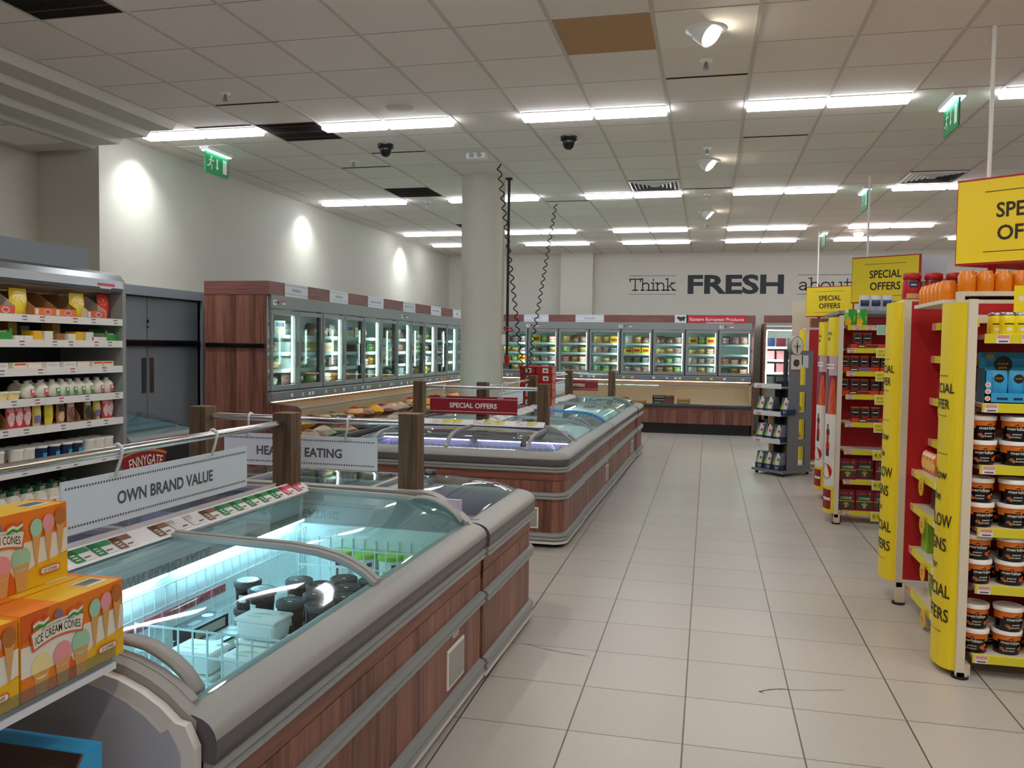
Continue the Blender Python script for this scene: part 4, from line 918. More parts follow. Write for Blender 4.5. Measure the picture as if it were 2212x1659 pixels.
# ---------------------------------------------------------------- stock behind the glass doors
def carton_mk(mat, w, d, h, name='frozen_food_box', cat='box'):
    def mk():
        q = G(); q.box(-w / 2, w / 2, -d / 2, d / 2, 0, h, mat); o = q.build(name, bev=.002); o['category'] = cat; return o
    return mk
FOODS = [('white fish box', pack('e8ecf0', '2a4a8a', 'd0a070', 'e8c890', 0), 0), ('blue fish bag', pack('3a6a9a', 'd8e4ee', 'c89068', 'e0c0a0', 2), 1), ('orange breaded bag', pack('e09030', 'f4e4b0', 'b86830', 'e8a850', 0), 1), ('yellow box', pack('f0c820', 'c83020', 'd89040', 'f0d080', 1), 0),
         ('brown meat pack', pack('7a4438', 'c8a088', '8c4a3a', 'a86a50', 2), 1), ('dark tray', pack('2c3034', '8a8f94', '5a4a40', '888078', 0), 0), ('green vegetable bag', pack('3a8a4a', 'e8f0d8', '78a848', 'c8d078', 3), 1), ('red box', pack('b82028', 'f0e0c8', 'd8a060', 'e8c8a0', 0), 0),
         ('clear prawn bag', pack('c8ccd0', 'e8ecee', 'd89a80', 'e8c0b0', 3), 1), ('maroon bag', pack('6a1c3a', 'd8c8d0', 'a86a70', 'd0a0a8', 0), 1), ('lime bag', pack('a8c83a', 'f0f4d8', 'c8a040', 'e8d070', 1), 1), ('pink meat pack', pack('c88a80', 'e8d0c8', 'a85a50', 'd8a098', 3), 1)]
used = {}
def stock(F, base_label, n, pitch, pal, depth, seedv, three=False):
    r = random.Random(seedv); rotz = F.rot
    for i in range(n):
        for k, z in enumerate((1.135, 1.315, 1.5, 1.69)):
            m = 3 if three else 2
            if r.random() < .06: continue
            for j in range(m):
                nm, mat, isbag = FOODS[pal[(i * 5 + k * 3 + (j if r.random() < .5 else 0) + int(r.random() * 2)) % len(pal)]]
                w = (pitch - .12) / m - .012; x = i * pitch + .06 + (j + .5) * (pitch - .12) / m
                h = .13 if k < 3 else .17; h *= (.9, 1, .8, 1)[int(r.random() * 4)]
                y = .2 + r.uniform(-.015, .03)
                lab = '%s, %s shelf, %s, %s glass door of the %s freezer' % (nm, ('lowest', 'second', 'third', 'top')[k], (('left', 'right'), ('left', 'middle', 'right'))[three][j], ORD[i], base_label)
                grp = 'food in the %s glass-door freezer' % base_label
                hh = round(h / .02) * .02; p = F(x, y, z)
                if isbag: bag(mat, round(w, 3), .13, hh, p, rotz + r.uniform(-.1, .1), lab, group=grp, name='frozen_food_bag')
                else: put(('bx', mat, round(w, 3), hh), carton_mk(mat, w * .97, .2, hh), p, rotz + r.uniform(-.04, .04), lab, grp)
class LFrame:
    rot = LROT
    def __call__(s, x, y, z): return (LF[0] - y, LF[1] + x, z)
class BFrame:
    rot = 0
    def __call__(s, x, y, z): return (BF[0] + x, BF[1] + y, z)
LFR, BFR = LFrame(), BFrame()
stock(LFR, 'left', 11, .6, [0, 8, 1, 5, 2, 3, 11, 6, 4, 0, 10, 7], .72, 11)
stock(BFR, 'back', 9, .617, [2, 4, 9, 11, 4, 5, 2, 7, 3, 6, 4, 8], .75, 23, True)
# ---------------------------------------------------------------- stock in the open wells
r = random.Random(5)
pal = [('yellow bag', 'goldyellow'), ('brown wrapped joint', pack('5a4238', 'a88a70', '7a5444', '9c7a60', 3)), ('red bag', pack('a82a24', 'e8c8a0', 'c86a40', 'e0a070', 0)), ('dark green bag', pack('2c3c30', '9aa890', '56604a', '88806a', 3)), ('pale clear bag', pack('b8b0a0', 'd8d0c4', '98806a', 'c0a890', 3)), ('plum bag', pack('6a2c34', 'c8a8a0', '8c4a4a', 'a87068', 0))]
for i in range(22):
    nm, mat = pal[(i * 5 + i // 6) % 6]; x = .2 + i * .31; 
    for j in range(2):
        nm, mat = pal[(i * 5 + i // 6 + j * 2) % 6]
        hh = .16
        bag(mat, .28, hh, .34, LFR(x, -.2 + .28 * j, .455 + .11 * j + r.uniform(0, .05)), r.uniform(-.5, .5), '%s, %s along in the open well of the left freezer, %s row' % (nm, ORD[i] if i < 20 else ('twenty-%s' % ('first', 'second')[i - 20]), ('front', 'rear')[j]), group='bags in the left open well', flat=True)
def flatpack(mat, w, d, h): return carton_mk(mat, w, d, h, 'meat_tray', 'tray')
mt = [pack('6a3a34', 'b89a88', '7a3c34', '9c5c4c', 3), pack('4a4a38', '9a9880', '6a5c44', '8a7a5c', 3), pack('d88a30', 'e8d8a8', '8a4a28', 'b87840', 0), pack('3a3234', 'c8c0b8', '5a3a34', '7a4c44', 1)]
stk = [(2.55, 0, 3), (2.9, 1, 4), (3.15, 1, 4), (3.5, 2, 3), (3.86, 3, 5), (4.02, 0, 5), (4.32, 2, 4), (4.55, 3, 2), (1.0, 0, 3), (1.5, 3, 3), (2.0, 1, 3)]
for i, (x, m, hgt) in enumerate(stk):
    for k in range(hgt):
        put(('ft', m), flatpack(mt[m], .24, .18, .05), BFR(x, -.22 + .01 * (k % 2), .452 + .052 * k), r.uniform(-.06, .06), '%s food tray, %s stack in the back open well, %s from its bottom' % (('maroon', 'olive', 'orange', 'dark')[m], ORD[i], ORD[k]), 'trays stacked in the back well')
for i in range(5):
    bag(pack('b8c0a8', 'e0e4d8', '8a987a', 'd8dcc8', 3), .24, .06, .3, BFR(4.75 + .16 * (i % 4), -.2 + .06 * (i % 2), .455 + .03 * (i // 3)), .5 * (i - 2), 'pale green packet lying in the back open well, %s from the left' % ORD[i], group='packets lying in the back well', flat=True)
# ---------------------------------------------------------------- small open chiller right of the back freezer
t = thing('open_chiller', 'tall lit open chiller behind the grey beer stand, pink packs inside', 'chiller', (1.0, 16.3, 0))
q = G(); q.box(0, .04, -.1, .75, 0, 2.1, 'wood_oak'); q.box(1.2, 1.24, -.1, .75, 0, 2.1, 'grayplastic'); q.box(.04, 1.2, .7, .75, 0, 2.1, 'whiteplastic'); q.build('cabinet', t)
q = G(); q.box(.04, 1.2, -.12, .7, 1.98, 2.1, 'bumper'); q.box(.04, 1.2, -.13, -.12, 2.03, 2.06, 'white'); q.build('header', t, bev=.005)
q = G(); q.box(.06, 1.18, -.1, -.08, 1.965, 1.98, 'led_white'); q.box(.05, .065, -.08, -.06, .9, 1.95, 'led_white'); q.build('led_strip', t)
for z in (1.66, 1.42, 1.18, .94, .7, .4):
    q = G(); q.box(.05, 1.19, .1, .7, z - .02, z, 'whiteplastic'); q.box(.05, 1.19, .09, .1, z - .035, z + .01, 'tag'); q.build('shelf', t)
q = G(); q.box(0, 1.24, -.1, .7, 0, .3, 'charcoal'); q.build('base', t)
q = G(); q.box(.0, 1.6, -.03, 0, 2.11, 2.25, 'wood_valance'); q.build('valance', t)
q = G(); q.box(.62, .9, -.036, -.03, 2.11, 2.25, 'signwhite'); q.build('board', t)
for z, cs in ((1.66, ('navy', 'maroon', 'charcoal', 'navy', 'charcoal')), (1.42, ('pinkice', 'pinkice', 'charcoal', 'navy', 'lime')), (1.18, ('offwhite', 'pinkice', 'pinkice', 'maroon', 'cream')), (.94, ('charcoal', 'charcoal', 'skyblue', 'navy', 'white'))):
    for k, c in enumerate(cs):
        put(('chp', c), carton_mk(c, .16, .14, .17, 'drink_pack', 'pack'), (1.14 + .2 * k, 16.52, z), 0, '%s pack in the lit chiller, %s shelf, %s from the left' % ({'pinkice': 'pink', 'offwhite': 'pale', 'skyblue': 'sky blue'}.get(c, c), {1.66: 'top', 1.42: 'second', 1.18: 'third', .94: 'fourth'}[z], ORD[k]), 'packs in the lit chiller')
# ---------------------------------------------------------------- open multideck fridge on the left
MX, MY1, ML = -4.5, 5.69, 3.4       # front plane, far end, length
t = thing('multideck_fridge', 'open shelved dairy fridge with white shelf edges along the left wall', 'fridge', (MX, MY1 - ML, 0), PI / 2)
L = ML
SHELF = [('top', 1.77, .5), ('second', 1.6, .5), ('third', 1.405, .5), ('fourth', 1.197, .5), ('fifth', 1.0, .5), ('sixth', .723, .52), ('lowest', .33, .6)]
q = G(); q.box(0, L, .58, .64, .0, 2.06, 'charcoal'); q.box(0, L, 0.04, .64, 2.04, 2.09, 'bluegray'); q.build('back', t)
q = G(); q.prism([(-.0, 0), (-.0, 2.06), (.05, 2.12), (.2, 2.14), (.64, 2.14), (.64, 0)], 'x', L - .0, L + .04, 'bumper'); q.build('end_panel', t); q = G(); q.prism([(-.0, 0), (-.0, 2.06), (.05, 2.12), (.64, 2.14), (.64, 0)], 'x', -.04, 0, 'bumper'); q.build('end_panel', t)
q = G(); q.prism([(.0, 1.985), (-.012, 2.01), (-.005, 2.07), (.03, 2.115), (.1, 2.14), (.64, 2.15), (.64, 2.12), (.12, 2.1), (.06, 2.05), (.06, 1.985)], 'x', 0, L, 'steel', smooth=False); q.build('canopy', t)
q = G(); q.box(L - .28, L - .1, -.0135, -.009, 2.02, 2.04, 'pricepink'); q.box(L - .26, L - .14, -.0135, -.009, 2.0, 2.015, 'white'); q.build('badge', t)
q = G(); q.box(.02, L - .02, .09, .12, 2.0, 2.015, 'shelf_led'); q.build('led_strip', t)
q = G(); q.prism([(.06, 1.985), (.3, 1.95), (.3, 1.97), (.06, 2.0)], 'x', 0, L, 'cream'); q.build('baffle', t)
q = G(); q.box(0, L, -.1, .6, 0, .22, 'charcoal'); q.prism([(-.1, .22), (-.12, .26), (-.1, .3), (-.04, .3), (-.04, .22)], 'x', 0, L, 'bumper'); q.build('base', t)
rr = random.Random(3)
for nm, z, dp in SHELF:
    q = G(); q.box(.01, L - .01, .012, .58, z - .03, z, 'white'); s_ = q.build('shelf', t)
    for k in range(3):
        xa, xb = ((-.1, 1.35), (1.353, 2.605), (2.61, 3.5))[k]; xa = max(xa, .0); xb = min(xb, L)
        if xb > xa: q = G(); q.box(xa, xb, 0, .012, z - .048, z + .004, 'whiteplastic'); q.build('shelf_edge', s_)
    q = G()
    x = 1.9
    while x < L - .08:
        c = 'pricepink' if rr.random() < .55 else 'bluegray'
        q = G(); q.box(x, x + .05, -.002, 0, z - .038, z - .002, 'tag'); q.box(x + .003, x + .047, -.0028, -.001, z - .014, z - .004, c); q.box(x + .008, x + .045, -.0028, -.001, z - .034, z - .028, 'lettergray'); q.build('price_ticket', s_); x += .14 + .2 * rr.random()
def mx(u, y, z): return (MX - y, MY1 - ML + u, z)      # u along the fridge, y depth
FR = PI / 2
def sl(i): return SHELF[i][1] + .001
def pos(u): return '%s from the far end' % u
cnt = {}
def item(kind, mk, u, y, i, what, group, dz=0, rot=0):
    key = (what, i); cnt[key] = cnt.get(key, 0) + 1
    put(kind, mk, mx(u, y, sl(i) + dz), FR + rot, '%s, %s fridge shelf, %s from far end' % (what, SHELF[i][0], ORD[cnt[key] - 1]), group)
# top shelf: cheese boxes and pouches
def tray_mk(mat, cut, w=.2, h=.17):
    def mk():
        t = thing('display_carton', 'x', 'carton'); LABELS.pop('x')
        q = G(); q.box(-w / 2, w / 2, -.15, .15, 0, .012, 'cardboard'); q.box(-w / 2, w / 2, .14, .15, 0, h, 'cardboard'); q.box(-w / 2, w / 2, -.15, -.142, 0, .055, mat)
        for s_ in (-1, 1): q.prism([(-.15, 0), (-.15, .06), (.02, h), (.15, h), (.15, 0)], 'x', s_ * w / 2 - .003, s_ * w / 2 + .003, 'cream' if cut else 'cardboard')
        q.build('carton', t)
        q = G(); q.disc((.02, -.151, .028), (1, 0, 0), (0, 0, 1), .032, 'white', 18, .02); q.disc((.02, -.1515, .028), (1, 0, 0), (0, 0, 1), .026, 'pricepink', 18, .015); q.rect((-w / 2 + .008, -.151, .008), (.03, 0, 0), (0, 0, .04), 'white'); q.build('print', t, fix=False)
        return t
    return mk
def bag_mk(mat, w, d, h, name='cheese_pouch', cat='pouch'):
    def mk(): BAGN[0] += 1; q = G(); bag_geo(q, w, d, h, mat, BAGN[0]); o = q.build(name); o['category'] = cat; return o
    return mk
ychz = pack('f2d010', 'f6e040', 'e8b830', 'f8e890', 2); rchz = pack('d81c24', 'e83a30', 'f0b840', 'e82028', 2); bchz = pack('1c1c1c', 'd8c8a0', 'e0c060', '2a2a2a', 2)
for u in (3.3,): item('rp', bag_mk(rchz, .13, .06, .19), u, .1, 0, 'red cheese pouch', 'cheese pouches')
item('ct1', tray_mk('orangedeep', True), 3.14, .17, 0, 'orange open cheese carton', 'open cheese cartons'); item('yp', bag_mk(ychz, .15, .06, .18), 3.0, .08, 0, 'yellow cheese pouch', 'cheese pouches'); item('ct2', tray_mk('orange', False), 2.83, .17, 0, 'brown open cheese carton', 'open cheese cartons'); item('ct2', tray_mk('orange', False), 2.64, .17, 0, 'brown open cheese carton', 'open cheese cartons')
item('yp', bag_mk(ychz, .15, .06, .18), 2.46, .08, 0, 'yellow cheese pouch', 'cheese pouches'); item('ct1', tray_mk('orangedeep', True), 2.28, .17, 0, 'orange open cheese carton', 'open cheese cartons'); item('rp', bag_mk(rchz, .13, .06, .19), 2.1, .08, 0, 'red cheese pouch', 'cheese pouches'); item('ct3', tray_mk('black', True), 1.95, .17, 0, 'black open cheese carton', 'open cheese cartons'); item('bp', bag_mk(bchz, .1, .05, .18), 1.9, .1, 0, 'black and yellow cheese pouch', 'cheese pouches', .0)
# second shelf: butter blocks and spread tubs
def blk(mat, w, d, h, nm='butter_pack', cat='butter'): return carton_mk(mat, w, d, h, nm, cat)
def spread_mk(body, lid, band):
    def mk():
        t = thing('spread_tub', 'x', 'tub'); LABELS.pop('x')
        q = G(); v = []
        for z, a, b in ((0, .062, .042), (.062, .07, .05)): v += [(-a, -b, z), (a, -b, z), (a, b, z), (-a, b, z)]
        q.add(v, [(0, 1, 5, 4), (1, 2, 6, 5), (2, 3, 7, 6), (3, 0, 4, 7), (3, 2, 1, 0), (4, 5, 6, 7)], body); q.build('body', t, bev=.008)
        q = G(); q.box(-.073, .073, -.053, .053, .06, .072, lid); q.build('lid', t, bev=.005)
        q = G(); q.rect((-.062, -.0445, .004), (.124, 0, 0), (0, -.0035, .014), band); q.rect((-.01, -.0475, .028), (.05, 0, 0), (0, -.003, .02), 'blue'); q.disc((-.03, -.046, .014), (1, 0, 0), (0, 0, 1), .012, 'gold', 12); q.build('print', t, fix=False)
        return t
    return mk
for k in range(2): item('sp', spread_mk('cream', 'maroon', 'maroon'), 1.98, .1, 1, 'cream spread tub with brown lid', 'spread tubs', .073 * k)
item('sp', spread_mk('cream', 'maroon', 'maroon'), 2.14, .1, 1, 'cream spread tub with brown lid', 'spread tubs')
def green_mk():
    t = thing('display_carton', 'x', 'carton'); LABELS.pop('x')
    q = G(); q.prism([(-.07, 0), (-.07, .08), (-.055, .08), (-.04, .05), (.04, .05), (.055, .08), (.07, .08), (.07, 0)], 'y', -.06, -.05, 'green'); q.box(-.07, .07, -.05, .1, 0, .01, 'green'); q.box(-.07, .07, .09, .1, 0, .09, 'green'); q.build('carton', t)
    q = G(); q.box(-.06, .06, -.04, .08, .012, .06, 'offwhite'); q.build('contents', t)
    return t
item('gc', green_mk, 2.3, .1, 1, 'green notched display carton', 'green cartons'); item('gc', green_mk, 3.33, .1, 1, 'green notched display carton', 'green cartons')
for u, m, h, y in ((2.42, 'white', .03, .08), (2.5, 'white', .03, .08), (2.47, 'cardboard', .07, .22), (2.58, 'goldyellow', .065, .08), (2.68, 'offwhite', .065, .08), (2.79, 'cardboard', .05, .08), (2.55, 'gold', .12, .26), (2.66, 'bluegray', .1, .26), (2.9, 'offwhite', .05, .08), (2.98, 'goldyellow', .065, .08), (3.08, 'offwhite', .065, .08), (3.14, 'white', .03, .08), (3.22, 'white', .03, .08), (3.2, 'cardboard', .07, .22), (2.95, 'gold', .12, .26)):
    item(('bk', m, h), blk(m, .075, .1, h), u, y, 1, {'white': 'small white', 'cardboard': 'brown', 'goldyellow': 'yellow', 'offwhite': 'pale', 'gold': 'stacked golden', 'bluegray': 'grey'}[m] + ' butter pack' + (' of the back row' if y > .2 else ''), 'butter packs')
# third shelf: flat cheese packs
for k in range(3): item('bl', blk(pack('e8c040', '1d3a7a', 'f0d060', 'e8e0c0', 1), .15, .1, .03, 'cheese_slice_pack', 'cheese'), 1.98, .1, 2, 'blue and yellow slice pack', 'cheese slice packs', .032 * k)
item('bl2', blk(pack('f0cc40', '1d3a8a', 'f4e8b0', 'd83030', 0), .1, .06, .11, 'cheese_box', 'cheese'), 2.13, .1, 2, 'upright yellow cheese box with blue label', 'cheese boxes')
for u, m in ((2.27, 0), (2.43, 1), (2.56, 2), (2.72, 0), (2.88, 0), (3.02, 2), (3.17, 1), (3.28, 1)):
    item(('fl', m), blk((pack('e8e4e0', 'd0d0d8', 'c8c8d0', 'f0f0f0', 1), pack('e8dcc0', 'e04030', 'e8c870', 'f0e8d0', 0), pack('ece6d8', 'e8d8b0', 'd8c8a8', 'f4f0e4', 3))[m], .12, .09, .04, 'soft_cheese_pack', 'cheese'), u, .08, 2, ('white', 'red-topped', 'cream')[m] + ' flat soft cheese pack', 'flat cheese packs')
    if m != 2: item(('fl', m), None, u, .08, 2, ('white', 'red-topped', 'cream')[m] + ' flat soft cheese pack', 'flat cheese packs', .041) if False else None
# fourth shelf: mesh-wrapped portions, tubs
for u, m in ((1.93, pack('6aa0c0', 'e8e0d0', 'd04040', 'f0f0e0', 1)), (2.03, pack('5890c0', 'e0e8e8', 'c83838', 'a0b870', 3)), (2.1, 'goldyellow')): item(('sn', m), blk(m, .06, .09, .13, 'snack_box', 'box'), u, .08, 3, 'tall colourful snack box', 'snack boxes')
def pot_mk(body, lid, r=.05, h=.05):
    def mk():
        t = thing('dairy_pot', 'x', 'pot'); LABELS.pop('x')
        q = G(); q.lathe((0, 0, 0), [(r * .82, 0), (r, h)], body, 22); q.build('body', t)
        q = G(); q.lathe((0, 0, h), [(r * 1.06, -.006), (r * 1.06, .004), (r * .9, .006)], lid, 22); q.build('lid', t)
        return t
    return mk
for k in range(3): item('cp', pot_mk('vanilla', 'offwhite'), 2.2, .1, 3, 'cream dip pot', 'cream dip pots', .056 * k)
for u in (2.3, 2.4): item('cp', pot_mk('vanilla', 'offwhite'), u, .08, 3, 'cream dip pot', 'cream dip pots')
def ball_mk(lab):
    def mk():
        t = thing('mozzarella_pouch', 'x', 'cheese'); LABELS.pop('x')
        q = G(); q.lathe((0, 0, 0), [(.02, 0), (.05, .015), (.057, .045), (.048, .08), (.028, .1), (.012, .108), (.02, .12)], 'offwhite', 18); q.build('pouch', t)
        q = G(); q.rect((-.02, -.0585, .015), (.036, 0, 0), (0, .004, .05), lab); q.rect((-.012, -.0588, .04), (.02, 0, 0), (0, .002, .02), 'white'); q.build('label', t, fix=False)
        return t
    return mk
for u, c in ((2.52, 'pricepink'), (2.64, 'pricepink'), (2.75, 'green'), (2.84, 'green'), (2.92, 'green'), (3.0, 'green'), (3.09, 'green'), (3.2, 'pricepink'), (3.3, 'pricepink')):
    for y in (.075, .19): item(('mz', c), ball_mk(c), u + (.03 if y > .1 else 0), y, 3, 'round cheese pouch with %s label%s' % ({'pricepink': 'red', 'green': 'green'}[c], ', rear row' if y > .1 else ''), 'round cheese pouches')
# fifth shelf: grated and stick cheese bags in cut cartons
for u, m in ((1.95, pack('e8e0d0', '2a2a3a', 'c04040', '3a8a4a', 0)), (2.18, pack('f0d890', 'e8e0d0', 'f0c040', 'e8e8e0', 3)), (2.25, pack('f0d890', 'e8e0d0', 'f0c040', 'e8e8e0', 3)), (2.38, pack('d83a40', 'f0b0b0', 'e87070', 'f8e0e0', 3)), (2.45, pack('d83a40', 'f0b0b0', 'e87070', 'f8e0e0', 3)), (2.52, pack('d83a40', 'f0b0b0', 'e87070', 'f8e0e0', 3)), (2.61, pack('e8d060', '8878b0', 'f0e8b0', 'e8d870', 2)), (2.72, pack('f0e040', 'e8d838', 'f4f0b0', 'e8d020', 1)), (2.83, pack('c87848', '2a2420', 'e0a878', 'f0d8b0', 0)), (2.93, pack('b89080', 'e8e0e0', 'c8a090', '8a5a50', 3)), (3.1, pack('8a7050', 'f0ece0', '6a8a4a', '3a3a2a', 3)), (3.2, pack('e8d060', '8878b0', 'f0e8b0', 'e8d870', 2)), (3.29, pack('d83a40', 'f0b0b0', 'e87070', 'f8e0e0', 3)), (3.34, pack('d83a40', 'f0b0b0', 'e87070', 'f8e0e0', 3))):
    item(('gb', m), bag_mk(m, .075, .05, .15, 'snack_cheese_bag', 'bag'), u, .08, 4, 'upright snack cheese bag', 'upright snack bags')
def cutcarton():
    q = G(); q.prism([(-.05, 0), (-.05, .04), (.04, .15), (.2, .15), (.2, 0)], 'x', -.003, .003, 'cardboard'); q.box(-.09, .0, -.05, .2, 0, .004, 'cardboard'); q.box(-.09, 0, .196, .2, 0, .15, 'cardboard'); o = q.build('cut_carton'); o['category'] = 'carton'; return o
for u in (2.1, 2.33, 2.99, 3.16): item('cc', cutcarton, u, .1, 4, 'brown cut-away cardboard carton', 'cut-away cartons')
# sixth shelf: yogurt pots
def yog_mk(body, band, lid='white'):
    def mk():
        t = thing('yogurt_pot', 'x', 'pot'); LABELS.pop('x')
        q = G(); q.lathe((0, 0, 0), [(.04, 0), (.043, .03), (.045, .06), (.049, .13)], [body if band != 'navy' else 'white', band, body], 20); q.build('body', t)
        q = G(); q.lathe((0, 0, .13), [(.051, -.01), (.051, .003), (.046, .005)], lid, 20); q.build('lid', t)
        q = G(); q.rect((-.02, -.0475, .045), (.036, 0, 0), (0, -.002, .04), 'skyblue' if band == 'navy' else 'offwhite'); q.rect((-.01, -.0482, .036), (.03, 0, 0), (0, -.001, .02), 'green' if band == 'navy' else 'orangedeep'); q.build('print', t, fix=False)
        return t
    return mk
yo = yog_mk('white', 'offwhite'); yn = yog_mk('navy', 'navy')
for u, a in ((1.92, 0), (2.1, 0), (2.26, 0), (2.42, 0), (2.52, 0), (2.63, 1), (2.75, 1), (2.87, 1), (2.97, 1), (3.1, 0), (3.2, 0), (3.3, 0)):
    item('yo%d' % a, (yo, yn)[a], u, .075, 5, ('white yogurt pot with orange print', 'dark blue yogurt pot with white lid')[a], 'yogurt pots', 0)
    if u > 2.05: item('yo%d' % a, (yo, yn)[a], u, .19, 5, ('white yogurt pot with orange print, rear row', 'dark blue yogurt pot with white lid, rear row')[a], 'yogurt pots', 0)
# lowest shelf: milk bottles
def milk_mk():
    t = thing('milk_bottle', 'x', 'bottle'); LABELS.pop('x')
    q = G(); q.box(-.05, .05, -.05, .05, 0, .16, 'milk'); q.prism([(-.05, .16), (.05, .16), (.024, .215), (-.024, .215)], 'y', -.045, .045, 'milk'); q.build('body', t, bev=.012)
    q = G(); q.cyl((0, 0, .21), (0, 0, .245), .024, 'darkgreen', 18); q.build('cap', t)
    q = G(); q.rect((-.03, -.0508, .09), (.035, 0, 0), (0, 0, .045), 'navy'); q.rect((-.024, -.0512, .1), (.02, 0, 0), (0, 0, .02), 'white'); q.build('label', t, fix=False)
    return t
for k in range(9): item('mk', milk_mk, 2.02 + .115 * k, .07, 6, 'white milk bottle with green cap', 'milk bottles')
for k in range(9): item('mk', milk_mk, 2.06 + .115 * k, .2, 6, 'white milk bottle with green cap, rear row', 'milk bottles')
for u, c in ((3.1, 'cardboard'), (3.28, 'cream')): item(('bt', c), carton_mk(c, .16, .2, .13, 'display_carton', 'carton'), u, .14, 6, '%s carton of small packs' % {'cardboard': 'brown', 'cream': 'pale'}[c], 'cartons by the milk')
# grey housing above the fridge
q = G(); q.box(XL - .62, XL + .46, 2.0, 5.9, 2.16, 2.35, 'bluegray'); tag(q.build('roof_housing'), 'flat grey box housing on top of the dairy fridge', 'housing')
q = G(); q.box(-5.98, -5.17, 2.3, 5.7, 0, 2.1, 'charcoal'); tag(q.build('fridge_plinth_box'), 'dark casing behind the dairy fridge against the wall', 'casing')
# ---------------------------------------------------------------- dark branded chest freezer between fridge and door
t = thing('chest_freezer', 'black chest freezer with red ENNYGATE banner and sloping glass lid', 'freezer', (-4.5, 5.77, 0), PI / 2)
q = G(); q.box(0, .82, 0, .8, .06, .72, 'black'); q.build('body', t, bev=.02)
q = G(); q.prism([(-.015, .72), (-.015, .80), (.02, .83), (.8, .95), (.8, .72)], 'x', -.01, .83, 'bumper'); q.build('rim', t, bev=.01)
q = G(); q.sheet([(.0, .825), (.12, .88), (.4, .95), (.75, .985)], 'x', .03, .79, 'lidglass'); q.build('glass_lid', t, fix=False)
q = G(); q.prism([(.12, .845), (.75, .94), (.75, .96), (.12, .865)], 'x', .06, .76, 'bluegray'); q.build('contents', t)
for k in range(5): q = G(); q.box(.12 + .13 * k, .21 + .13 * k, -.018, -.014, .755, .79, 'pricepink'); q.box(.13 + .13 * k, .2 + .13 * k, -.019, -.017, .765, .775, 'white'); q.build('price_ticket', t)
q = G(); yb = -.0015
arc = lambda r0, r1, a0, a1, c, n=10: q.add([(c[0] + r * math.sin(a0 + (a1 - a0) * k / n), yb if r0 < 5 else yb, c[1] + r * math.cos(a0 + (a1 - a0) * k / n)) for r in (r0, r1) for k in range(n + 1)], [(k, k + 1, n + 2 + k, n + 1 + k) for k in range(n)], cm[0])
cm = ['redsign']
ctr = (.14, -.23)
for r0, r1, c in ((.78, .96, 'redsign'), (.93, .945, 'gold'), (.775, .79, 'gold')):
    cm[0] = c; yb -= .0008; arc(r0, r1, -.28, .34, ctr)
yb -= .001
q.text('ENNYGATE', None, None, None, .085, 'offwhite', .42, .01, fn=lambda a, b: (ctr[0] + .03 + (.86 + b) * math.sin((a + .02) / .86), yb, ctr[1] + (.86 + b) * math.cos((a + .02) / .86)))
q.build('banner', t, fix=False)
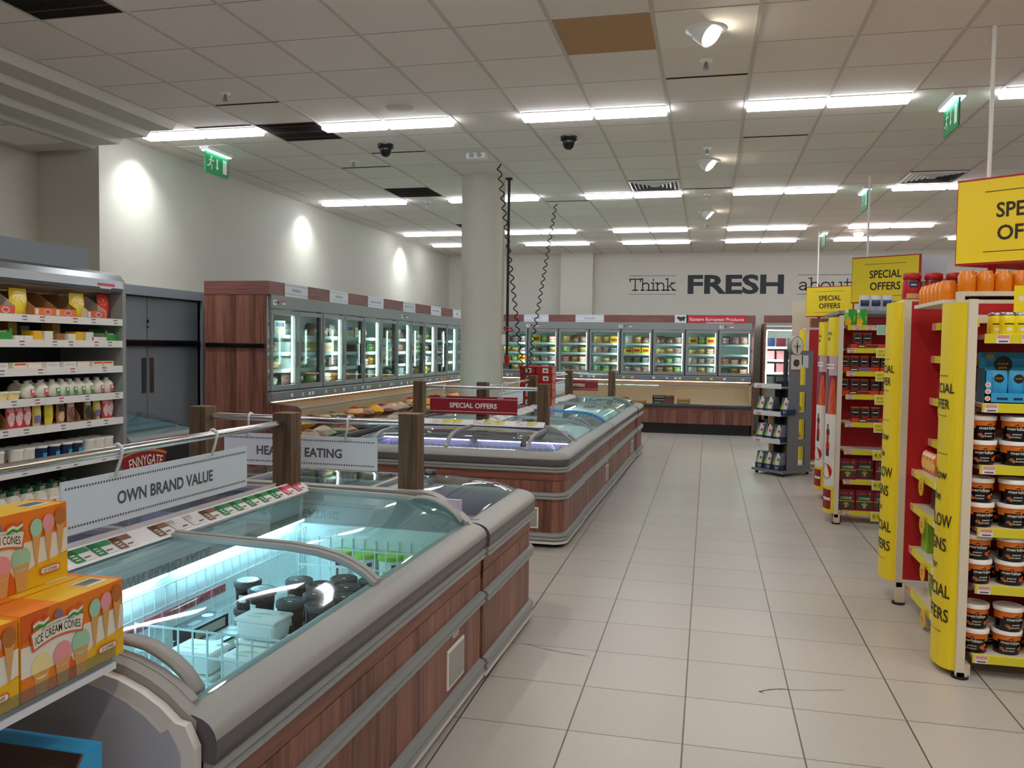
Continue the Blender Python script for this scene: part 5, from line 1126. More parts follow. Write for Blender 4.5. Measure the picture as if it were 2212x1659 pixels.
# ---------------------------------------------------------------- right-hand gondolas with yellow fins
def fin(label, x, y, z0, z1, art, flip, loc_red, foot=True, thick=.28):
    """curved end panel at the aisle corner of a gondola; bulges towards -x, chord along y from y (near) to y+thick"""
    t = thing('end_fin', label, 'panel', (x, y, 0))
    def P(s_, z):                     # s_ 0..1 around the bulge
        a = PI * s_; return (-.075 * math.sin(a) ** .8 if 0 < s_ < 1 else 0, thick / 2 - thick / 2 * math.cos(a), z)
    N = 16
    def band(q, s0, s1, za, zb, mat, off=0.0):
        v = []
        for k in range(N + 1):
            s_ = s0 + (s1 - s0) * k / N; p = Vector(P(s_, 0)); p2 = Vector(P(min(1, s_ + .01), 0)) - Vector(P(max(0, s_ - .01), 0)); nrm = Vector((-p2.y, p2.x, 0)).normalized() * -1
            nrm = Vector((-abs(nrm.x), nrm.y, 0)); nrm.y = abs(nrm.y) * (-1 if s_ < .5 else 1)
            p = p + nrm * off; v += [(p.x, p.y, za), (p.x, p.y, zb)]
        q.add(v, [(2 * k, 2 * k + 1, 2 * k + 3, 2 * k + 2) for k in range(N)], mat, True)
    q = G(); prof = [P(k / N, 0)[:2] for k in range(N + 1)]
    q.prism(prof, 'z', z0, z1, 'yellow', smooth=False); q.build('yellow_board', t)
    q = G(); q.box(-.005, .035, -.02, .0, z0 - .03, z1 + .015, 'cream'); q.box(.0, .03, .0, thick, z0, z1, 'red'); q.build('edge_post', t)
    q = G()
    wl = lambda a: max(.001, min(.999, .5 - a))                  # a in fractions of the arc; near side is positive a
    def put_text(s, zc, h, width, mat='lettersblack'):
        q.text(s, None, None, None, h, mat, width, .012, fn=lambda a, b: (lambda p, s_: (p[0] - .003 * math.sin(PI * s_), p[1] - .003 * math.cos(PI * s_), zc + b))(P(wl(a / .42), 0), wl(a / .42)))
    def line(zc, w, mat='lettersblack'):
        s0, s1 = wl(-w / .84), wl(w / .84); band(q, min(s0, s1), max(s0, s1), zc - .0015, zc + .0015, mat, .003)
    if art == 'yellow':
        H = z1
        line(H - .36, .16); put_text('SPECIAL', H - .42, .05, .27); put_text('OFFER', H - .5, .05, .2); line(H - .56, .16)
        line(H - .75, .2); put_text('Follow', H - .85, .05, .2); put_text('the', H - .96, .045, .1); put_text('YELLOW', H - 1.08, .066, .3); put_text('SIGNS', H - 1.2, .066, .23); put_text('for', H - 1.31, .045, .08); put_text('SPECIAL', H - 1.43, .066, .31); put_text('OFFERS', H - 1.55, .066, .3); line(H - 1.64, .2)
    else:
        band(q, .02, .98, z0 + .02, z1 - .36, 'white', .003); band(q, .02, .98, z1 - .9, z1 - .36, 'coke_art', .004); band(q, .0, 1, z0 + .005, z0 + .25, 'yellow', .004); band(q, .1, .9, z0 + .04, z0 + .22, 'redsign', .005)
        for zz in (z1 - .45, z1 - .48): band(q, .12, .5, zz, zz + .018, 'white', .0055)
        band(q, .12, .45, z0 + .12, z0 + .145, 'white', .0055)
        # bottle: stacked slices, and round red button
        for za, zb, hw in ((1.13, 1.2, .05), (1.2, 1.25, .08), (1.25, 1.3, .035), (1.07, 1.13, .085), (1.0, 1.07, .075)): band(q, .3 - hw, .3 + hw, z0 + .08 + za - .55, z0 + .08 + zb - .55, 'cokered' if za in (1.13, 1.07) else 'maroon', .005)
        put_text('TASTE', z0 + .47, .02, .1, 'white')
        v = [P(max(.02, .34 + .26 * math.sin(a)), 0) for a in [2 * PI * k / 24 for k in range(24)]]
        q.add([(p[0] - .0055, p[1] - .0055, z0 + .39 + .07 * math.cos(2 * PI * k / 24)) for k, p in enumerate(v)], [tuple(range(24))], 'cokered')
        put_text('SPECIAL', z1 - .15, .03, .22); put_text('OFFER', z1 - .2, .03, .16)
    q.build('lettering', t, fix=False)
    if loc_red:
        q = G(); q.box(.035, .035 + loc_red, -.018, .002, z0 + .02, z1 + .005, 'red'); q.build('side_panel', t)
    q = G(); q.box(.0, .05, -.02, .02, .0, z0, 'cream'); q.cyl((.02, .0, 0), (.02, 0, .012), .04, 'black', 16); q.build('foot', t)
    return t
pack('b0304a', 'd0506a', 'e8803a', 'f0c8b0', 3)
MATS['coke_art'] = MATS[pack('7a2a4a', 'c8b0b8', 'e07a30', 'd84a28', 3)]
fin('nearest yellow curved end fin lettered Follow the YELLOW SIGNS, beside the nut butter tubs', 1.225, 4.44, .03, 1.845, 'yellow', 0, 0)
fin('second yellow curved end fin with red side panel', 1.195, 5.66, .14, 1.912, 'yellow', 0, .3)
fin('white cola-print end fin with yellow top beside the tea shelves', 1.17, 8.15, .09, 1.914, 'coke', 0, 0)
fin('white cola-print end fin with red side, behind the tea shelf fin', 1.25, 9.5, .09, 1.912, 'coke', 0, .25)
fin('farthest slim yellow end fin beside the grey beer stand', 1.3, 12.0, .09, 1.88, 'yellow', 0, .2)
def gondola(label, x0, y0, L, shelves, ztop, edge_mat='yellow', face=0, back='red', yd=.36, red_legs=False, strips=True, tail=None):
    """one gondola side facing the camera (-y); front edge of shelves at y0"""
    t = thing('shelf_gondola', label, 'shelf unit', (x0, y0, 0))
    q = G(); q.box(0, L, yd, yd + .03, .08, ztop, back); q.build('back_panel', t)
    fr = 'redframe' if red_legs else 'cream'
    for k in range(int(L / .95) + 1):
        q = G(); x = k * .95; q.box(x, x + .035, yd - .04, yd, 0, ztop + .06, fr); q.box(x, x + .035, -.0, yd, .0, .06, fr); q.build('upright', t)
    q = G(); 
    for k in range(4): q.box(0.035, L, yd - .02, yd, ztop - .06 - .2 * k - .045, ztop - .06 - .2 * k, fr)
    q.build('crossbar', t)
    for i, (z, d) in enumerate(shelves):
        q = G(); q.box(.04, L - .01, 0, yd, z - .02, z, 'cream' if not red_legs else 'white'); s_ = q.build('shelf', t)
        q = G(); q.prism([(-.004, z - .042), (-.012, z + .002), (-.006, z + .004), (.0, z - .04)], 'x', .04, L - .01, 'stripyellow'); q.build('edge_strip', s_)
        o0 = Vector((.05, -.0045, z - .042)); w = Vector((0, -.008, .042))
        for a in (([.04, .15, .22] if i == 0 else [.0, .38]) if strips else [.0]):
            q = G(); q.rect(o0 + Vector((a, -.0012, .0)), (.06, 0, 0), w, 'tag'); q.rect(o0 + Vector((a, -.0012, 0)) + w * .58 + Vector((.004, -.0008, 0)), (.052, 0, 0), w * .36, 'pinkice'); q.rect(o0 + Vector((a + .012, -.002, 0)) + w * .15, (.04, 0, 0), w * .16, 'lettergray'); q.build('price_ticket', s_, fix=False)
    return t
plain('redframe', '8a1420', .4)
Y1 = 4.46
S1 = [(1.69, 0), (1.354, 0), (1.052, 0), (.744, 0), (.461, 0), (.115, 0)]
gondola('nearest gondola side with yellow shelf edges holding nut butter tubs', 1.262, Y1, 1.9, S1, 1.86)
# end bay shelves facing the aisle on gondola one
t = thing('end_bay', 'aisle-facing end bay with sloping yellow shelf edges between two yellow fins', 'shelf unit', (1.3, 4.72, 0))
q = G(); q.box(.36, .39, .0, .95, .05, 1.9, 'red'); q.build('back_panel', t)
EB = [(1.775, .06), (1.575, .06), (1.315, .06), (1.06, .06), (.866, -.03), (.65, -.03), (.38, -.03), (.12, -.03)]
for z, dx in EB:
    q = G(); q.box(dx, .36, .02, .92, z - .02, z, 'cream'); s_ = q.build('shelf', t)
    q = G(); q.box(dx - .008, dx, .02, .92, z - .04, z + .004, 'stripyellow'); q.box(dx - .01, dx - .008, .84, .92, z - .036, z + .002, 'pinkice'); q.box(dx - .01, dx - .008, .3, .36, z - .036, z + .002, 'tag'); q.build('edge_strip', s_)
for k, (z, dx, y) in enumerate(((1.315, .05, .6), (.866, -.04, .6), (.65, -.04, .55), (.38, -.04, .5), (.12, -.04, .45))):
    tt = thing('offer_disc', 'round yellow SPECIAL OFFER disc on the end bay, %s from the top' % ORD[k], 'tag', (1.3 + dx - .014, 4.72 + y, z - .06), 0, 'yellow offer discs')
    q = G(); q.cyl((0, 0, 0), (-.003, 0, 0), .055, 'yellowdeep', 28); q.build('disc', tt)
    q = G(); q.text('SPECIAL', (-.0038, 0, .008), (0, -1, 0), (0, 0, 1), .012, 'lettersblack', .055); q.text('OFFER', (-.0038, 0, -.012), (0, -1, 0), (0, 0, 1), .012, 'lettersblack', .045); q.build('lettering', tt, fix=False)
def eb(y, z, d=.1, dx=0): return (1.3 + dx + d, 4.72 + y, z)
for k, y in enumerate((.86, .79, .72, .65)):
    bag(pack('f07a30', 'f8e0d0', 'e8407a', 'f8d070', 3), .06, .05, .13, eb(y, .867, .06, -.03), -PI / 2, 'pink and orange pouch on the end bay, %s from the far fin' % ORD[k], group='pouches on the end bay', name='baby_food_pouch', cat='pouch')
put('grb', carton_mk(pack('8cc83a', '6aa82a', 'd8e8a0', '78b030', 1), .14, .1, .2, 'green_box', 'box'), eb(.8, .381, .1, -.03), -PI / 2, 'bright green box on the end bay near the far fin')
put('brp', carton_mk('coffeebrown', .1, .08, .13, 'brown_pack', 'pack'), eb(.75, .651, .12, -.03), -PI / 2, 'brown pack half behind the nearest fin')
put('lwp', carton_mk(pack('e8d8b0', '3a8a4a', 'c87840', '68a850', 3), .14, .08, .18, 'food_pack', 'pack'), eb(.65, .121, .1, -.03), -PI / 2, 'green and cream pack on the lowest end bay shelf')
for k, (z, y, m) in enumerate(((1.576, .88, 'd8c0a0'), (1.316, .88, 'a0405a'), (1.316, .8, '6a3a7a'), (1.061, .86, '3a2a24'))):
    put(('ebp', m), carton_mk(pack(m, 'e8d8c8', 'd88a50', '4a2a3a', k % 4), .07, .06, .17, 'food_pack', 'pack'), eb(y, z, .1, .06), -PI / 2, 'narrow pack beside the red panel, %s from the top' % ORD[k], 'narrow packs on the end bay')
# nut butter tubs
def make_tub():
    t = thing('nut_butter_tub', 'x', 'tub'); LABELS.pop('x')
    R = lambda z: .0575 + .0065 * z / .11
    q = G(); q.lathe((0, 0, 0), [(R(0), 0), (R(.06), .06), (R(.066), .066), (R(.11), .11)], ['blackgloss', 'orange', 'orangetop'], 36); q.build('body', t)
    q = G(); q.lathe((0, 0, .11), [(.0675, -.012), (.068, .008), (.06, .0105), (.058, .007)], 'whiteplastic', 36); q.build('lid', t)
    q = G()
    def on(a, b, zc, off=.0008): r = R(zc + b) + off; return (r * math.sin(a / .06), -r * math.cos(a / .06), zc + b)
    def patch(a0, a1, z0, z1, mat, off=.0007, n=6):
        v = [on(a0 + (a1 - a0) * k / n, 0, z, off) for z in (z0, z1) for k in range(n + 1)]; q.add(v, [(k, k + 1, n + 2 + k, n + 1 + k) for k in range(n)], mat)
    patch(-.06, .06, .058, .072, 'blackgloss', .0005, 12)
    v = [on(a, 0, z, .0009) for a, z in [(-.05, .074), (-.03, .079), (-.015, .083), (-.004, .09), (.004, .084), (.02, .08), (.035, .077), (.05, .074)]]
    q.add(v, [tuple(range(8))], 'goldyellow'); v = [on(a, 0, z, .0011) for a, z in [(-.014, .076), (0, .086), (.012, .076)]]; q.add(v, [(0, 1, 2)], 'maroon')
    q.text('meridian', None, None, None, .016, 'white', .088, .012, fn=lambda a, b: on(a, b, .062, .0013))
    q.text('peanut', None, None, None, .009, 'white', .04, .01, fn=lambda a, b: on(a, b, .036, .0012)); q.text('butter', None, None, None, .009, 'white', .04, .01, fn=lambda a, b: on(a, b, .022, .0012))
    for a, z, r_, m in ((-.04, .028, .011, 'meat'), (-.03, .02, .009, 'caramel'), (.045, .03, .012, 'orangedeep'), (.055, .022, .009, 'redorange'), (.06, .04, .008, 'orange')):
        v = [on(a + r_ * math.cos(2 * PI * k / 10), r_ * .8 * math.sin(2 * PI * k / 10), z, .0012) for k in range(10)]; q.add(v, [tuple(range(10))], m)
    q.build('print', t, fix=False)
    return t
plain('orangetop', 'd8701a', .4)
for si, (z, nm) in enumerate(((1.052, 'third'), (.744, 'fourth'), (.461, 'fifth'), (.115, 'lowest'))):
    for k in range(5):
        for lv in range(2):
            put('nbt', make_tub, (1.335 + .145 * k + .006 * ((si * 3 + k) % 3 - 1), Y1 + .075 + .012 * ((k + lv) % 2), z + .001 + .1195 * lv), rnd.uniform(-.45, .45), 'white-lidded nut butter tub, %s shelf, %s, %s from the white upright' % (nm, ('lower layer', 'upper layer')[lv], ORD[k]), 'nut butter tubs')
    for k in range(4): put('nbt', make_tub, (1.41 + .145 * k, Y1 + .22, z + .001), rnd.uniform(-.4, .4), 'white-lidded nut butter tub, %s shelf, behind the front row, %s along' % (nm, ORD[k]), 'nut butter tubs')
# blue display box with sachets on the second shelf
t = thing('display_box', 'open blue display box with round black logo on the second shelf', 'box', (1.445, Y1 + .08, 1.355))
q = G(); q.box(-.11, .11, .1, .106, 0, .25, 'teal'); q.box(-.115, .115, -.02, -.014, 0, .05, 'skyblue'); q.box(-.115, -.085, -.02, -.014, 0, .16, 'skyblue'); q.box(.085, .115, -.02, -.014, 0, .16, 'skyblue')
for s_ in (-1, 1): q.box(s_ * .113 - .003, s_ * .113 + .003, -.02, .106, 0, .17, 'teal')
q.box(-.11, .11, -.02, .1, 0, .005, 'teal'); q.build('carton', t)
q = G(); q.disc((.0, .0992, .19), (1, 0, 0), (0, 0, 1), .042, 'black', 28); q.text('snack', (0, .0985, .195), (1, 0, 0), (0, .0, 1), .014, 'goldyellow', .05); q.text('pack', (0, .0985, .175), (1, 0, 0), (0, 0, 1), .012, 'goldyellow', .036); q.disc((-.06, .0992, .23), (1, 0, 0), (0, 0, 1), .02, 'gold', 18, .012)
for s_ in (-1, 1):
    for k in range(3): q.disc((s_ * .1, -.0206, .022 + .034 * k), (1, 0, 0), (0, 0, 1), .013, 'white', 16); q.disc((s_ * .1, -.0209, .022 + .034 * k), (1, 0, 0), (0, 0, 1), .008, 'pinkice', 12)
q.rect((-.06, -.0206, .016), (.05, 0, 0), (0, 0, .012), 'navy'); q.rect((.015, -.0206, .016), (.04, 0, 0), (0, 0, .012), 'navy'); q.build('print', t, fix=False)
for k, x in enumerate((1.4, 1.488)):
    t = thing('snack_sachet', 'blue shiny sachet in the blue display box, %s of two' % ('left', 'right')[k], 'sachet', (x, Y1 + .1, 1.366), 0, 'blue sachets')
    q = G(); bag_geo(q, .085, .03, .15, 'skyblue', 40 + k); q.build('pouch', t)
    q = G(); q.disc((0, -.0175, .11), (1, 0, 0), (0, 0, 1), .022, 'black', 20); q.text('snack', (0, -.018, .112), (1, 0, 0), (0, 0, 1), .008, 'goldyellow', .03); q.build('print', t, fix=False)
# top shelf: yellow jars and yellow display cards
def jar_mk():
    t = thing('spread_jar', 'x', 'jar'); LABELS.pop('x')
    q = G(); q.lathe((0, 0, 0), [(.03, 0), (.034, .006), (.034, .085), (.03, .095)], 'lemon', 22); q.build('body', t)
    q = G(); q.lathe((0, 0, .095), [(.032, 0), (.032, .014), (.03, .015)], 'steel', 22); q.build('lid', t)
    q = G(); fn = lambda z0, z1, a0, a1: [(math.cos(a0 + (a1 - a0) * k / 5) * .0346, math.sin(a0 + (a1 - a0) * k / 5) * .0346, z) for z in (z0, z1) for k in range(6)]
    q.add(fn(.05, .056, -2.2, -.9), [(k, k + 1, k + 7, k + 6) for k in range(5)], 'lettersblack'); q.add(fn(.02, .035, -1.9, -1.2), [(k, k + 1, k + 7, k + 6) for k in range(5)], 'offwhite'); q.build('print', t, fix=False)
    return t
for k, (x, y) in enumerate(((1.385, .1), (1.42, .06), (1.475, .06), (1.4, .18), (1.46, .17))): put('yj', jar_mk, (x, Y1 + y, 1.691), rnd.uniform(-.4, .4), 'yellow jar with silver lid on the top shelf, %s from the left' % ORD[k], 'yellow jars')
def ycard(x, y, z, w, h, label):
    t = thing('display_card', label, 'card', (x, Y1 + y, z))
    q = G(); q.box(-w / 2, w / 2, 0, .004, 0, h, 'lemon'); q.box(-w / 2, w / 2, -.001, .12, 0, .004, 'lemon'); q.build('board', t)
    q = G()
    for k in range(4): q.disc((-w / 2 + .03 + .04 * k, -.0008, h * .74), (1, 0, 0), (0, 0, 1), .013, 'white', 16)
    q.rect((-.06, -.0008, h * .4), (.12, 0, 0), (0, 0, .01), 'lettersblack'); q.disc((.05, -.0009, h * .2), (1, 0, 0), (0, 0, 1), .03, 'maroon', 20, .02); q.build('print', t, fix=False)
ycard(1.59, .2, 1.691, .2, .25, 'tall yellow display card with white dots above the jars'); ycard(1.6, .1, 1.691, .19, .13, 'lower yellow display tray beside the yellow jars')
# orange jars on top of gondola one
def orj_mk():
    q = G(); q.lathe((0, 0, 0), [(.04, 0), (.044, .01), (.044, .085), (.036, .1), (.034, .11)], 'orangeglass', 14); o = q.build('orange_jar'); o['category'] = 'jar'; return o
for k in range(7): put('oj', orj_mk, (1.33 + .087 * k, Y1 + .42, 1.925), .2 * k, 'orange jar on top of the nearest gondola, front row, %s along' % ORD[k], 'orange jars')
for k in range(6): put('oj', orj_mk, (1.26, Y1 + .5 + .087 * k, 1.88 + .0 * k), .3 * k, 'orange jar above the nearest yellow fin, %s from the corner' % ORD[k], 'orange jars')
q = G(); q.box(1.2, 3.15, Y1 + .36, Y1 + .98, 1.86, 1.88, 'cream'); q.box(1.3, 3.15, Y1 + .36, Y1 + .98, 1.9, 1.924, 'cream'); tag(q.build('top_board'), 'pale top board of the nearest gondola carrying orange jars', 'shelf')
# red-lidded coffee jars beyond
def cofjar_mk():
    t = thing('coffee_jar', 'x', 'jar'); LABELS.pop('x')
    q = G(); q.lathe((0, 0, 0), [(.05, 0), (.056, .01), (.056, .11), (.046, .13)], ['caramel', 'red', 'maroon'], 24); q.build('body', t)
    q = G(); q.lathe((0, 0, .13), [(.05, 0), (.054, .004), (.054, .036), (.048, .04)], 'red', 24); q.build('lid', t)
    q = G(); fn = lambda z0, z1, a0, a1: [(math.cos(a0 + (a1 - a0) * k / 5) * .0572, math.sin(a0 + (a1 - a0) * k / 5) * .0572, z) for z in (z0, z1) for k in range(6)]
    q.add(fn(.075, .115, -2.0, -1.1), [(k, k + 1, k + 7, k + 6) for k in range(5)], 'navy'); q.add(fn(.09, .098, -1.85, -1.25), [(k, k + 1, k + 7, k + 6) for k in range(5)], 'white'); q.add(fn(.01, .04, -2.3, -.8), [(k, k + 1, k + 7, k + 6) for k in range(5)], 'tan'); q.build('print', t, fix=False)
    return t
for k in range(6): put('cj', cofjar_mk, (1.25 + .125 * k, 5.75, 1.93), rnd.uniform(-.2, .2), 'red-lidded coffee jar on top of the red panel, %s from the aisle' % ORD[k], 'red coffee jars')
q = G(); q.box(1.19, 3.1, 5.67, 6.0, 1.905, 1.929, 'cream'); tag(q.build('top_board'), 'pale top board carrying the red-lidded coffee jars', 'shelf')
# ---------------------------------------------------------------- gondola two: coffee and tea
Y2 = 8.22
S2 = [(1.838, 0), (1.627, 0), (1.412, 0), (1.197, 0), (.939, 0), (.682, 0), (.404, 0), (.115, 0)]
gondola('second gondola side with dark red back holding coffee and tea boxes', 1.21, Y2, 1.9, S2, 1.93, red_legs=True)
def pouch_mk():
    q = G(); bag_geo(q, .09, .06, .125, pack('4a3e38', '1c1816', '8a8078', '4a3e38', 1), 61); o = q.build('coffee_pouch'); o['category'] = 'pouch'; return o
def coffee_mk():
    t = thing('coffee_tin', 'x', 'tin'); LABELS.pop('x')
    q = G(); q.box(-.038, .038, -.03, .03, 0, .105, 'coffeebrown'); q.box(-.0382, .0382, -.0302, .0302, .09, .1052, 'redorange'); q.build('body', t, bev=.004)
    q = G(); q.disc((0, -.0308, .052), (1, 0, 0), (0, 0, 1), .03, 'black', 24); q.rect((-.024, -.0312, .05), (.048, 0, 0), (0, 0, .007), 'offwhite'); q.rect((-.02, -.0308, .008), (.04, 0, 0), (0, 0, .01), 'cokered'); q.build('print', t, fix=False)
    return t
def ctray_mk(blue):
    def mk():
        t = thing('coffee_tray', 'x', 'tray'); LABELS.pop('x')
        q = G(); q.box(-.155, .155, -.04, .1, 0, .04, 'redorange'); q.build('tray', t)
        q = G(); q.rect((-.1, -.0405, .004), (.075, 0, 0), (0, 0, .032), 'black'); q.rect((-.09, -.0412, .014), (.055, 0, 0), (0, 0, .01), 'offwhite'); q.rect((-.02, -.0405, .01), (.1, 0, 0), (0, 0, .02), 'blue' if blue else 'coffeebrown'); q.build('print', t, fix=False)
        return t
    return mk
for nm, z, xs, blue, tx in (('second', 1.627, (1.345, 1.43), 0, (1.42,)), ('third', 1.412, (1.24, 1.325, 1.41, 1.505, 1.59), 1, (1.36, 1.68)), ('fourth', 1.197, (1.24, 1.335, 1.415, 1.51, 1.6), 0, (1.36, 1.68)), ('fifth', .939, (1.345, 1.43, 1.52), 0, (1.45,))):
    for k, x in enumerate(tx): put('ctray%d' % blue, ctray_mk(blue), (x + .02, Y2 + .045, z + .001), 0, 'orange coffee tray on the %s shelf, %s from the aisle' % (nm, ORD[k]), 'orange coffee trays')
    for k, x in enumerate(xs): put('coffee', coffee_mk, (x, Y2 + .055, z + .042), 0, 'dark coffee tin with orange top, %s shelf, %s from the aisle' % (nm, ORD[k]), 'dark coffee tins')
def tea_mk():
    t = thing('tea_box', 'x', 'box'); LABELS.pop('x')
    q = G(); q.box(-.076, .076, -.05, .05, 0, .19, 'maroonbox'); q.build('carton', t, bev=.003)
    q = G(); y = -.0505; q.rect((-.052, y, .03), (.104, 0, 0), (0, 0, .115), 'darkgreen'); q.rect((-.072, y - .0004, .085), (.144, 0, 0), (0, 0, .01), 'gold'); q.text('LYONS', (0, y - .0008, .118), (1, 0, 0), (0, 0, 1), .022, 'offwhite', .095, .015)
    q.poly((0, y - .0006, .055), (1, 0, 0), (0, 0, 1), [(-.028, -.002), (-.02, .014), (-.004, .022), (.012, .02), (.026, .006), (.026, -.004), (.005, -.006), (-.01, -.004)], 'gold'); q.poly((0, y - .0006, .04), (1, 0, 0), (0, 0, 1), [(-.012, -.01), (.012, -.01), (.004, .012), (-.004, .012)], 'mint'); q.rect((-.05, y, .16), (.06, 0, 0), (0, 0, .003), 'pinkice'); q.disc((.045, y, .163), (1, 0, 0), (0, 0, 1), .008, 'orange', 12); q.build('print', t, fix=False)
    return t
plain('maroonbox', '7a1e30', .4)
for nm, z, xs in (('seventh', .405, (1.282, 1.44, 1.6)), ('lowest', .116, (1.275, 1.435, 1.59))):
    for k, x in enumerate(xs): put('tea', tea_mk, (x + .01, Y2 + (.12 if (nm == 'seventh' and k == 1) else .055), z), 0, 'maroon and green LYONS tea box, %s shelf, %s from the aisle' % (nm, ORD[k]), 'maroon tea boxes')
def greenpk():
    t = thing('cereal_box', 'x', 'box'); LABELS.pop('x')
    q = G(); q.box(-.045, .045, -.03, .03, 0, .15, 'lime'); q.build('carton', t, bev=.002)
    q = G(); y = -.0305; q.rect((-.045, y, .0), (.055, 0, 0), (0, 0, .06), 'goldyellow'); q.poly((0, y - .0006, 0), (1, 0, 0), (0, 0, 1), [(-.015, .15), (.045, .15), (.04, .1), (.025, .07), (.04, .03), (.045, 0), (.0, 0), (.01, .04), (.0, .07), (-.02, .1)], 'green'); q.rect((-.045, y - .0004, .12), (.025, 0, 0), (0, 0, .03), 'offwhite'); q.build('print', t, fix=False)
    return t
for k, x in enumerate((1.275, 1.375)): put('gpk', greenpk, (x, Y2 + .05, 1.839), 0, 'green and yellow box on the top coffee shelf, %s' % ('left', 'right')[k], 'green and yellow boxes')
for k in range(3): bag(pack('c8ccd0', '2a3a5a', 'e8ecf0', '8890a0', 1), .1, .06, .15, (1.44 + .1 * k, Y2 + .3, 1.985), 0, 'silver and dark pouch on top of the second gondola, %s from the aisle' % ORD[k], group='silver pouches', name='silver_pouch', cat='pouch')
q = G(); q.box(1.2, 3.1, Y2 + .2, Y2 + 1.2, 1.955, 1.984, 'bluegray'); tag(q.build('top_board'), 'grey top board of the second gondola under silver pouches', 'shelf')
def flag(x, y, z, rows, label, fc='stripyellow'):
    t = thing('offer_flag', label, 'tag', (x, y, z), 0, 'offer flags on the coffee shelves')
    q = G(); q.box(-.05, .05, -.002, 0, -.09, 0, 'tag'); q.box(-.044, .03, -.003, -.001, -.084, -.006, fc); q.build('card', t)
    q = G()
    for k, s in enumerate(rows): q.text(s, (-.006, -.0036, -.045 + (.014 if len(rows) > 1 else 0) - .032 * k), (1, 0, 0), (0, 0, 1), .018 if len(rows) > 1 else .03, 'lettersblack', .06)
    q.build('lettering', t, fix=False)
for z, rows in ((1.627, ('ONLY', 'VALUE')), (1.412, ('ONLY', 'VALUE')), (1.197, ('ONLY', 'VALUE')), (.939, ('ONLY', 'VALUE')), (.682, ('\u20ac5',)), (.404, ('\u20ac5',)), (.115, ('\u20ac5',))): flag(1.55, Y2 - .016, z + .006, rows, 'pale yellow offer flag clipped under the %s coffee shelf' % {1.627: 'second', 1.412: 'third', 1.197: 'fourth', .939: 'fifth', .682: 'sixth', .404: 'seventh', .115: 'lowest'}[z])
flag(1.55, Y2 - .016, 1.844, ('',), 'pale green round-printed flag under the top coffee shelf', 'mint')
# ---------------------------------------------------------------- gondola three (far)
gondola('far gondola side with red back, mostly behind the grey beer stand', 1.33, 12.0, 1.8, [(1.72, 0), (1.5, 0), (1.3, 0), (1.05, 0), (.7, 0), (.4, 0), (.12, 0)], 1.85)
q = G(); q.box(1.38, 2.3, 14.9, 14.94, .1, 2.44, 'cream'); tag(q.build('partition_board'), 'tall plain cream board standing behind the beer stand', 'board')
for k in range(2): put('brb', carton_mk('brownpaper', .13, .14, .13, 'brown_box', 'box'), (1.44 + .15 * k, 12.25, 1.92), 0, 'small brown box on the far gondola, %s' % ('left', 'right')[k], 'brown boxes')
q = G(); q.box(1.3, 3.0, 12.1, 12.45, 1.89, 1.919, 'cream'); tag(q.build('top_board'), 'pale top board of the far gondola', 'shelf')
for k in range(3): put('dgb', carton_mk(pack('1c4a2a', 'e8d040', 'c8b030', '2a6a3a', 0), .1, .08, .24, 'green_pack', 'pack'), (1.42 + .12 * k, 12.08, .401), 0, 'dark green and yellow pack behind the beer stand, %s' % ORD[k], 'dark green packs')
# brown arched board above gondola two, lettered
t = thing('arched_header', 'brown arched header board lettered RELAX UNWIND above the red jars', 'sign', (1.62, 7.3, 2.02))
q = G(); q.prism([(0, 0), (0, .1), (.04, .15), (.2, .17), (.8, .18), (1.6, .17), (1.6, 0)], 'y', 0, .03, 'brownpaper'); q.build('board', t)
q = G(); q.text('RELAX UNWIND', (.62, -.001, .045), (1, 0, 0), (0, 0, 1), .05, 'offwhite', .6); q.build('lettering', t, fix=False)
for x in (.1, 1.5):
    q = G(); q.box(x, x + .03, .0, .03, -2.02, 0, 'brownpaper'); q.build('support', t)
# ---------------------------------------------------------------- big yellow prism signs
def prism_sign(L, N, z0, z1, label, rod=True):
    Lx, Ly = L; Nx, Ny = N; B = (Nx, 2 * Ly - Ny)
    t = thing('offer_sign', label, 'sign', (Lx, Ly, 0), 0, 'yellow prism signs over the gondolas')
    P = [(0, 0), (Nx - Lx, Ny - Ly), (B[0] - Lx, B[1] - Ly)]
    q = G(); q.prism(P, 'z', z0, z1, 'red'); q.build('body', t)
    for (a, b), nm in (((P[0], P[1]), 'near'), ((P[2], P[0]), 'far')):
        A, Bv = Vector((a[0], a[1], 0)), Vector((b[0], b[1], 0)); u = (Bv - A).normalized(); w = (Bv - A).length; n_ = Vector((u.y, -u.x, 0)) * .004
        q = G(); q.rect(A + n_ + Vector((0, 0, z0 + .012)) + u * .006, u * (w - .03), (0, 0, z1 - z0 - .024), 'yellow'); f = q.build('yellow_face', t, fix=False)
        c = (A + Bv) / 2 + n_ * 1.4; h = z1 - z0
        q = G(); q.text('SPECIAL', c + Vector((0, 0, z0 + h * .62)), u, (0, 0, 1), h * .17, 'lettersblack', w * .46, .02); q.text('OFFERS', c + Vector((0, 0, z0 + h * .36)), u, (0, 0, 1), h * .17, 'lettersblack', w * .44, .02)
        for z in (.83, .14): q.rect(c - u * w * .31 + Vector((0, 0, z0 + h * z)), u * w * .6, (0, 0, .004), 'lettersblack')
        q.build('lettering', f, fix=False)
    q = G(); q.box((Nx - Lx) * .3 - .02, (Nx - Lx) * .3 + .02, -.015, .015, 1.9, z0, 'red'); q.build('stalk', t)
    if rod:
        q = G(); q.cyl(((Nx - Lx) * .25, .0, z1), ((Nx - Lx) * .25, 0, CEIL), .012, 'whiteplastic', 10); q.build('hanger_rod', t)
prism_sign((1.43, 5.5), (2.1, 5.06), 2.12, 2.625, 'largest yellow SPECIAL OFFERS prism sign, cut by the view edge')
